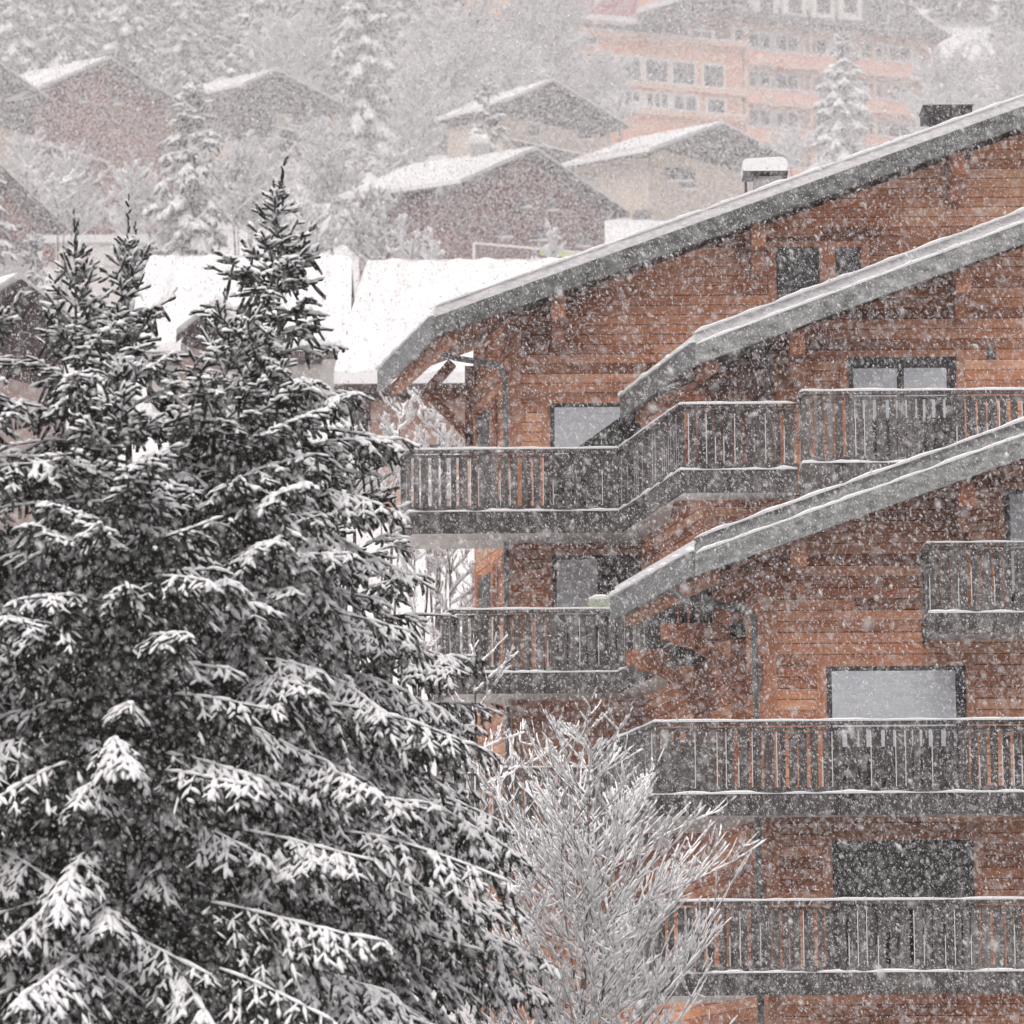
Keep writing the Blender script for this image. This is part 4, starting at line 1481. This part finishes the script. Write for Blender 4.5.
def dy(px): return (px - 742) * .0975         # the eaves and floors fall to the right in the photo
for x0, x1 in ((565, 583), (601, 613), (620, 640), (646, 667), (673, 694), (704, 723)):
    hwin(x0, 69 + dy(x0), x1, 91 + dy(x1), 1)
for x0, x1, mm in ((592, 612, 2), (624, 640, 2), (646, 668, 3), (673, 697, 2), (708, 724, 1)):
    hwin(x0, 103 + dy(x0), x1, 116 + dy(x1), mm)
hwin(690, 31, 712, 42, 2); hwin(583, 37, 596, 44, 1); hwin(735, 30, 743, 42, 1)
for row in range(4):
    yy = 33 + row * 38.2
    for x0, x1 in ((748, 770), (776, 798), (805, 826), (832, 852), (861, 882), (888, 911)):
        hwin(x0, yy + dy(x0), x1, yy + 12.5 + dy(x1), 2, base=-.6)
    # salmon balcony band under each row
    b0, b1 = hp(746, yy + 15 + dy(746), .4), hp(936, yy + 15 + dy(936), .4)
    zc = hp(830, yy + 15.5 + dy(830), .4).z
    zd = hp(830, yy + 27 + dy(830), .4).z
    bb_ = slab(uS + .3, u1 + .2, zd, zc, .55, .16).build('balcony', M['h_salmon'], HT)
    slab(uS + .3, u1 + .2, zd - .25, zd - .004, .6, 1.2).build('floor_slab', M['h_peach'], bb_)
    slab(uS + .3, u1 + .2, zc + .004, zc + .09, .60, .2).build('rail_snow', M['snow'], bb_)
    for k in range(4):
        uu = uS + .3 + (u1 - uS - .1) * (k + .0) / 3.0
        slab(uu - .12, uu + .12, zd, zc + 1.9, .3, .85).build('partition', M['h_peach'], bb_)
for yy in (47, 95, 121):
    zc = hp(640, yy + dy(640)).z
    slab(u0 - 6, uS + .2, zc - .25, zc + .15, .35, .5).build('ledge', M['h_peach'], HT)
    slab(u0 - 6, uS + .2, zc + .154, zc + .30, .36, .45).build('ledge_snow', M['snow'], HT)

# ------------------------------------------------------------------ trees on the hillside
cache = {}
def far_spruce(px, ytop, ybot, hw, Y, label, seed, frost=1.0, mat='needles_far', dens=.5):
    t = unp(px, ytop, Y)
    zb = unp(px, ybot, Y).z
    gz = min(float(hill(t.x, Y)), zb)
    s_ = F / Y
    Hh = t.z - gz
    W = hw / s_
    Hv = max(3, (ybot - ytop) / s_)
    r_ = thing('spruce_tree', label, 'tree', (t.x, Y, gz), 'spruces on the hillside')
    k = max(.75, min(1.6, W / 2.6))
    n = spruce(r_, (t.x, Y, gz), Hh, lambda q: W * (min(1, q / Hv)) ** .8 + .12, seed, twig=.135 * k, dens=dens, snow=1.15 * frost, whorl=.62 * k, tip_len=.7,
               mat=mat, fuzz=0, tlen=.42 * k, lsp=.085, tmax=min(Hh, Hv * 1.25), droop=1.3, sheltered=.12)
    return r_


FS = [
    (365, -28, 172, 52, 272, 'tall dark snowy spruce between the dark gabled chalet and the bare frosted trees', 101, .75, .65),
    (487, 84, 172, 27, 208, 'small rounded spruce thick with snow, in front of the dark gabled chalet below the hotel', 102, 1.3, .55),
    (841, 40, 185, 46, 296, 'frosted spruce standing in front of the hotel balconies', 103, 1.3, .6),
    (192, 92, 285, 58, 186, 'pale frosted spruce right of the reddish wooden chalet', 104, 1.5, .6),
    (125, -62, 108, 46, 292, 'dark conifer directly behind the reddish chalet roof, laden with snow clumps', 105, .6, .6),
    (72, -50, 92, 40, 285, 'conifer behind the left end of the reddish chalet roof', 106, .6, .55),
    (18, -75, 92, 48, 288, 'conifer in the top left corner of the picture', 107, .65, .55),
    (178, -38, 120, 36, 300, 'conifer above the right slope of the reddish chalet', 108, .7, .55),
    (228, 22, 128, 34, 286, 'frosted conifer between the reddish chalet and the dark gabled chalet', 109, 1.4, .5),
    (262, -70, 88, 40, 318, 'faint conifer above the dark gabled chalet', 110, 1.2, .45),
    (312, -50, 96, 36, 312, 'faint conifer left of the tall dark spruce', 111, 1.2, .45),
    (415, -60, 110, 42, 330, 'faint conifer right of the tall dark spruce', 112, 1.2, .45),
    (-18, 150, 300, 34, 172, 'snowy spruce at the left edge before the white ground floor', 113, 1.3, .45),
    (36, 240, 282, 13, 172, 'little snowy fir in front of the white ground floor windows', 114, 1.5, .5),
    (150, 250, 300, 18, 170, 'little snowy fir at the right end of the garage wall', 115, 1.5, .5),
]
for (px, yt, yb_, hw, Y, lb, sd_, fr_, dn_) in FS: far_spruce(px, yt, yb_, hw, Y, lb, sd_, fr_, dens=dn_)


fn0, fs0 = NB(), NB()
fr_ = np.random.default_rng(500)
for k in range(330):
    Y_ = 300 + 205 * fr_.random()
    x_ = (fr_.random() - .5) * .34 * Y_
    u_ = (x_ - HO.x) * HU.x + (Y_ - HO.y) * HU.y
    v_ = (x_ - HO.x) * HNv.x + (Y_ - HO.y) * HNv.y
    if -10 < u_ < 36 and v_ > -16: continue
    g_ = float(hill(x_, Y_)) - .5
    if x_ / Y_ > .075 and fr_.random() < .72: continue
    h_ = 11 + 11 * fr_.random()
    n_ = 420
    t_ = fr_.random(n_) ** .62
    az_ = fr_.random(n_) * 6.28
    W_ = h_ * (.17 + .05 * fr_.random())
    rr0 = W_ * t_ ** .85 * (.25 + .75 * fr_.random(n_) ** .5)
    P0 = np.stack([x_ + np.cos(az_) * rr0, Y_ + np.sin(az_) * rr0, g_ + h_ * (1 - t_ * .93)], 1)
    D0 = nrm(np.stack([np.cos(az_), np.sin(az_), -.35 + .3 * fr_.normal(size=n_) + .8 * (t_ < .08)], 1))
    L0 = (.5 + .9 * fr_.random(n_)) * (.5 + .6 * t_)
    spindles(fn0, P0, D0, L0, np.full(n_, .17) * (.7 + .6 * fr_.random(n_)), fr_, sides=3)
    q_ = fr_.random(n_) < .34
    caps(fs0, P0[q_], D0[q_], L0[q_], np.full(q_.sum(), .17), np.full(q_.sum(), .16), fr_, np.full(q_.sum(), .10))
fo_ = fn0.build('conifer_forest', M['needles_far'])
tag(fo_, 'far conifer wood on the slope above the hotel and chalets', 'forest', kind='stuff')
fs0.build('forest_snow', M['snow_tree'], fo_)


def far_bare(px, ytop, ybot, hw, Y, label, seed, dens=1.0, cat='tree', name='frosted_tree', grp='frosted bare trees on the hillside'):
    t = unp(px, ytop, Y)
    gz = min(float(hill(t.x, Y)), unp(px, ybot, Y).z)
    Hh = t.z - gz
    s_ = F / Y
    W = hw / s_
    r_ = thing(name, label, cat, (t.x, Y, gz), grp)
    Hv = (ybot - ytop) / s_
    wp_ = lambda z: W * float(np.interp((Hh - z) / Hv, [0, .25, .6, 1.0, 1.5], [.25, .7, 1.0, .95, .6]))
    n = bare_tree(r_, (t.x, Y, gz), Hh, wp_, seed, dens=dens, tw=.03, snow=.08, zlo=max(0, Hh - Hv * 1.15), stems=3, step=.24, sides=3, l2step=.22, l3=.45)
    return r_


FB = [
    (448, 8, 150, 62, 290, 'pale frosted bare tree between the tall dark spruce and the hotel', 201, 1.0),
    (528, -18, 120, 58, 312, 'pale frosted bare tree overlapping the hotel\'s left corner', 202, 1.0),
    (598, 52, 128, 30, 318, 'slim frosted bare tree in front of the hotel\'s lower left windows', 203, 1.1),
    (500, 40, 140, 40, 300, 'frosted bare tree just behind the small rounded spruce', 204, .9),
    (292, 20, 110, 44, 300, 'frosted bare tree behind the dark gabled chalet', 205, .9),
    (945, 62, 170, 50, 320, 'frosted bare tree right of the hotel', 206, 1.0),
    (1008, 40, 170, 48, 330, 'frosted bare tree in the top right corner', 207, 1.0),
    (420, 60, 170, 36, 262, 'frosted bare tree right beside the tall dark spruce', 208, .9),
    (70, 156, 242, 38, 206, 'frosted bare tree before the base of the reddish chalet wall', 209, 1.1),
    (132, 162, 245, 30, 200, 'frosted bare tree between the reddish chalet wall and the pale frosted spruce', 210, 1.1),
    (20, 138, 185, 26, 222, 'frosted bare tree between the reddish chalet and the chalet cut by the left edge', 211, 1.1),
    (250, 145, 230, 42, 214, 'frosted bare tree below the dark gabled chalet, right of the pale frosted spruce', 212, 1.1),
    (318, 126, 200, 36, 222, 'frosted bare tree before the balcony end of the dark gabled chalet', 213, 1.0),
]
for a_ in FB: far_bare(*a_[:-1], a_[-1] * 1.35)
SH = [
    (240, 168, 225, 46, 182, 'rounded frosted bush left of the tallest spruce top', 301),
    (330, 163, 215, 44, 200, 'rounded snowy bush between the dark gabled chalet and the white roof eave', 302),
    (372, 196, 268, 40, 168, 'frosted bush beside the brown chalet\'s left corner', 303),
    (300, 205, 272, 44, 166, 'frosted bush behind the tallest spruce top', 304),
    (60, 178, 215, 30, 180, 'snowy bush beside the brown slope of the wide chalet', 305),
    (420, 243, 275, 30, 164, 'low snowy bush at the left foot of the brown chalet', 306),
    (548, 246, 274, 28, 162, 'low snowy bush behind the net frame', 307),
    (384, 150, 185, 34, 205, 'snowy bush above the white roof of the brown chalet', 308),
    (620, 98, 128, 22, 250, 'small frosted bush over the right slope of the dark gabled chalet', 309),
    (790, 132, 168, 22, 240, 'small frosted bush right of the cream walled chalet', 310),
]
for (px, yt, yb_, hw, Y, lb, sd_) in SH: far_bare(px, yt, yb_, hw, Y, lb, sd_, 1.5, 'bush', 'frosted_bush', 'frosted bushes on the hillside')
NS = [
    (448, 556, 612, 30, 84, 'snow laden shrub seen through the gap left of the lower rear balcony', 401),
    (438, 402, 452, 36, 98, 'twiggy snowy shrub under the bracket of the rear eave', 402),
    (384, 405, 500, 30, 100, 'snowy shrub before the pink wall left of the upper rear balcony', 404),
    (462, 560, 615, 24, 88, 'snowy shrub close to the rear gable, above the lower rear balcony rail', 405),
    (416, 470, 520, 26, 90, 'snow laden shrub beside the upper rear balcony', 403),
]
for (px, yt, yb_, hw, Y, lb, sd_) in NS:
    t = unp(px, yt, Y)
    gz = float(hill(t.x, Y))
    r_ = thing('snowy_shrub', lb, 'shrub', (t.x, Y, gz), 'snowy shrubs behind the chalet')
    Hh = max(1.5, t.z - gz)
    W = hw * Y / F
    bare_tree(r_, (t.x, Y, gz), Hh, lambda z: W * float(np.interp(Hh - z, [0, .4, 1.2, 3], [.3, .8, 1, .9])), sd_, dens=1.2, tw=.014, snow=.045, zlo=max(0, Hh - 2.5), stems=3, step=.16)

# ================================================================== falling snow and haze
rng = np.random.default_rng(99)
fb_ = NB()
def flakes(NF, Y0, Y1, r0, px_r, py_r, sg=.38):
    yy = (Y0 ** 3 + (Y1 ** 3 - Y0 ** 3) * rng.random(NF)) ** (1 / 3)
    px = px_r[0] + (px_r[1] - px_r[0]) * rng.random(NF)
    py = py_r[0] + (py_r[1] - py_r[0]) * rng.random(NF)
    dirs = np.stack([(px - 512) / F, (512 - py) / F, -np.ones(NF)], 1) @ np.array(RM).T
    PT = dirs * (yy / dirs[:, 1])[:, None]
    rr_ = r0 * np.exp(sg * rng.normal(size=NF))
    ax = nrm(rng.normal(size=(NF, 3)) * .5 + np.array([.35, 0, -1.0]))
    a_ = nrm(np.cross(ax, rng.normal(size=(NF, 3))))
    b_ = np.cross(ax, a_)
    el_ = 1.2 + 1.3 * rng.random(NF)
    vs = [PT + ax * (rr_ * el_)[:, None], PT - ax * (rr_ * el_)[:, None]]
    for k in range(3):
        th = 2 * math.pi * k / 3
        vs.append(PT + a_ * (rr_ * .9 * math.cos(th))[:, None] + b_ * (rr_ * .9 * math.sin(th))[:, None])
    fb_.add(np.stack(vs, 1), [(0, 2, 3), (0, 3, 4), (0, 4, 2), (1, 3, 2), (1, 4, 3), (1, 2, 4)])
flakes(560000, 19.0, 66.0, .0036, (-110, 1134), (-110, 1134), .5)
flakes(30000, 19.0, 64.0, .0068, (-110, 1134), (-110, 1134), .25)
tag(fb_.build('falling_snow', M['flake'], smooth=True), 'dense white flakes falling in front of the near trees and the timber chalet', 'snow', kind='stuff')
fb_ = NB()
def far_flakes(NF, Y0, Y1, r0, px_r, py_r):
    """the thick of the snowfall behind the chalet: small four sided flakes"""
    yy = Y0 + (Y1 - Y0) * rng.random(NF)
    px = px_r[0] + (px_r[1] - px_r[0]) * rng.random(NF)
    py = py_r[0] + (py_r[1] - py_r[0]) * rng.random(NF)
    dirs = np.stack([(px - 512) / F, (512 - py) / F, -np.ones(NF)], 1) @ np.array(RM).T
    PT = dirs * (yy / dirs[:, 1])[:, None]
    rr_ = r0 * np.exp(.3 * rng.normal(size=NF))
    a = nrm(rng.normal(size=(NF, 3)))
    b = nrm(np.cross(a, rng.normal(size=(NF, 3))))
    c_ = np.cross(a, b)
    k = rr_[:, None]
    fb_.add(np.stack([PT + a * k * 1.3, PT + (b * .94 - a * .33) * k, PT + (-b * .47 + c_ * .82 - a * .33) * k, PT + (-b * .47 - c_ * .82 - a * .33) * k], 1),
            [(0, 1, 2), (0, 2, 3), (0, 3, 1), (1, 3, 2)])
far_flakes(900000, 152.0, 193.0, .0152, (-130, 1154), (-60, 330))
far_flakes(500000, 197.0, 300.0, .021, (-130, 1154), (-60, 230))
tag(fb_.build('falling_snow', M['snow_tree'], smooth=True), 'fine thick snowfall veiling the houses and trees on the hillside', 'snow', kind='stuff')


hm = bpy.data.materials.new('haze')
hm.use_nodes = True
nt = hm.node_tree
nt.nodes.remove(nt.nodes['Principled BSDF'])
pv = N(nt, 'ShaderNodeVolumePrincipled')
pv.inputs['Color'].default_value = (0.985, 0.90, 0.885, 1)
pv.inputs['Density'].default_value = 0.0005
pv.inputs['Anisotropy'].default_value = 0.45
nt.links.new(pv.outputs[0], nt.nodes['Material Output'].inputs['Volume'])
hz = MB().box((-260, -70, -5.2), (260, 530, 165)).build('haze', hm)
tag(hz, kind='stuff')
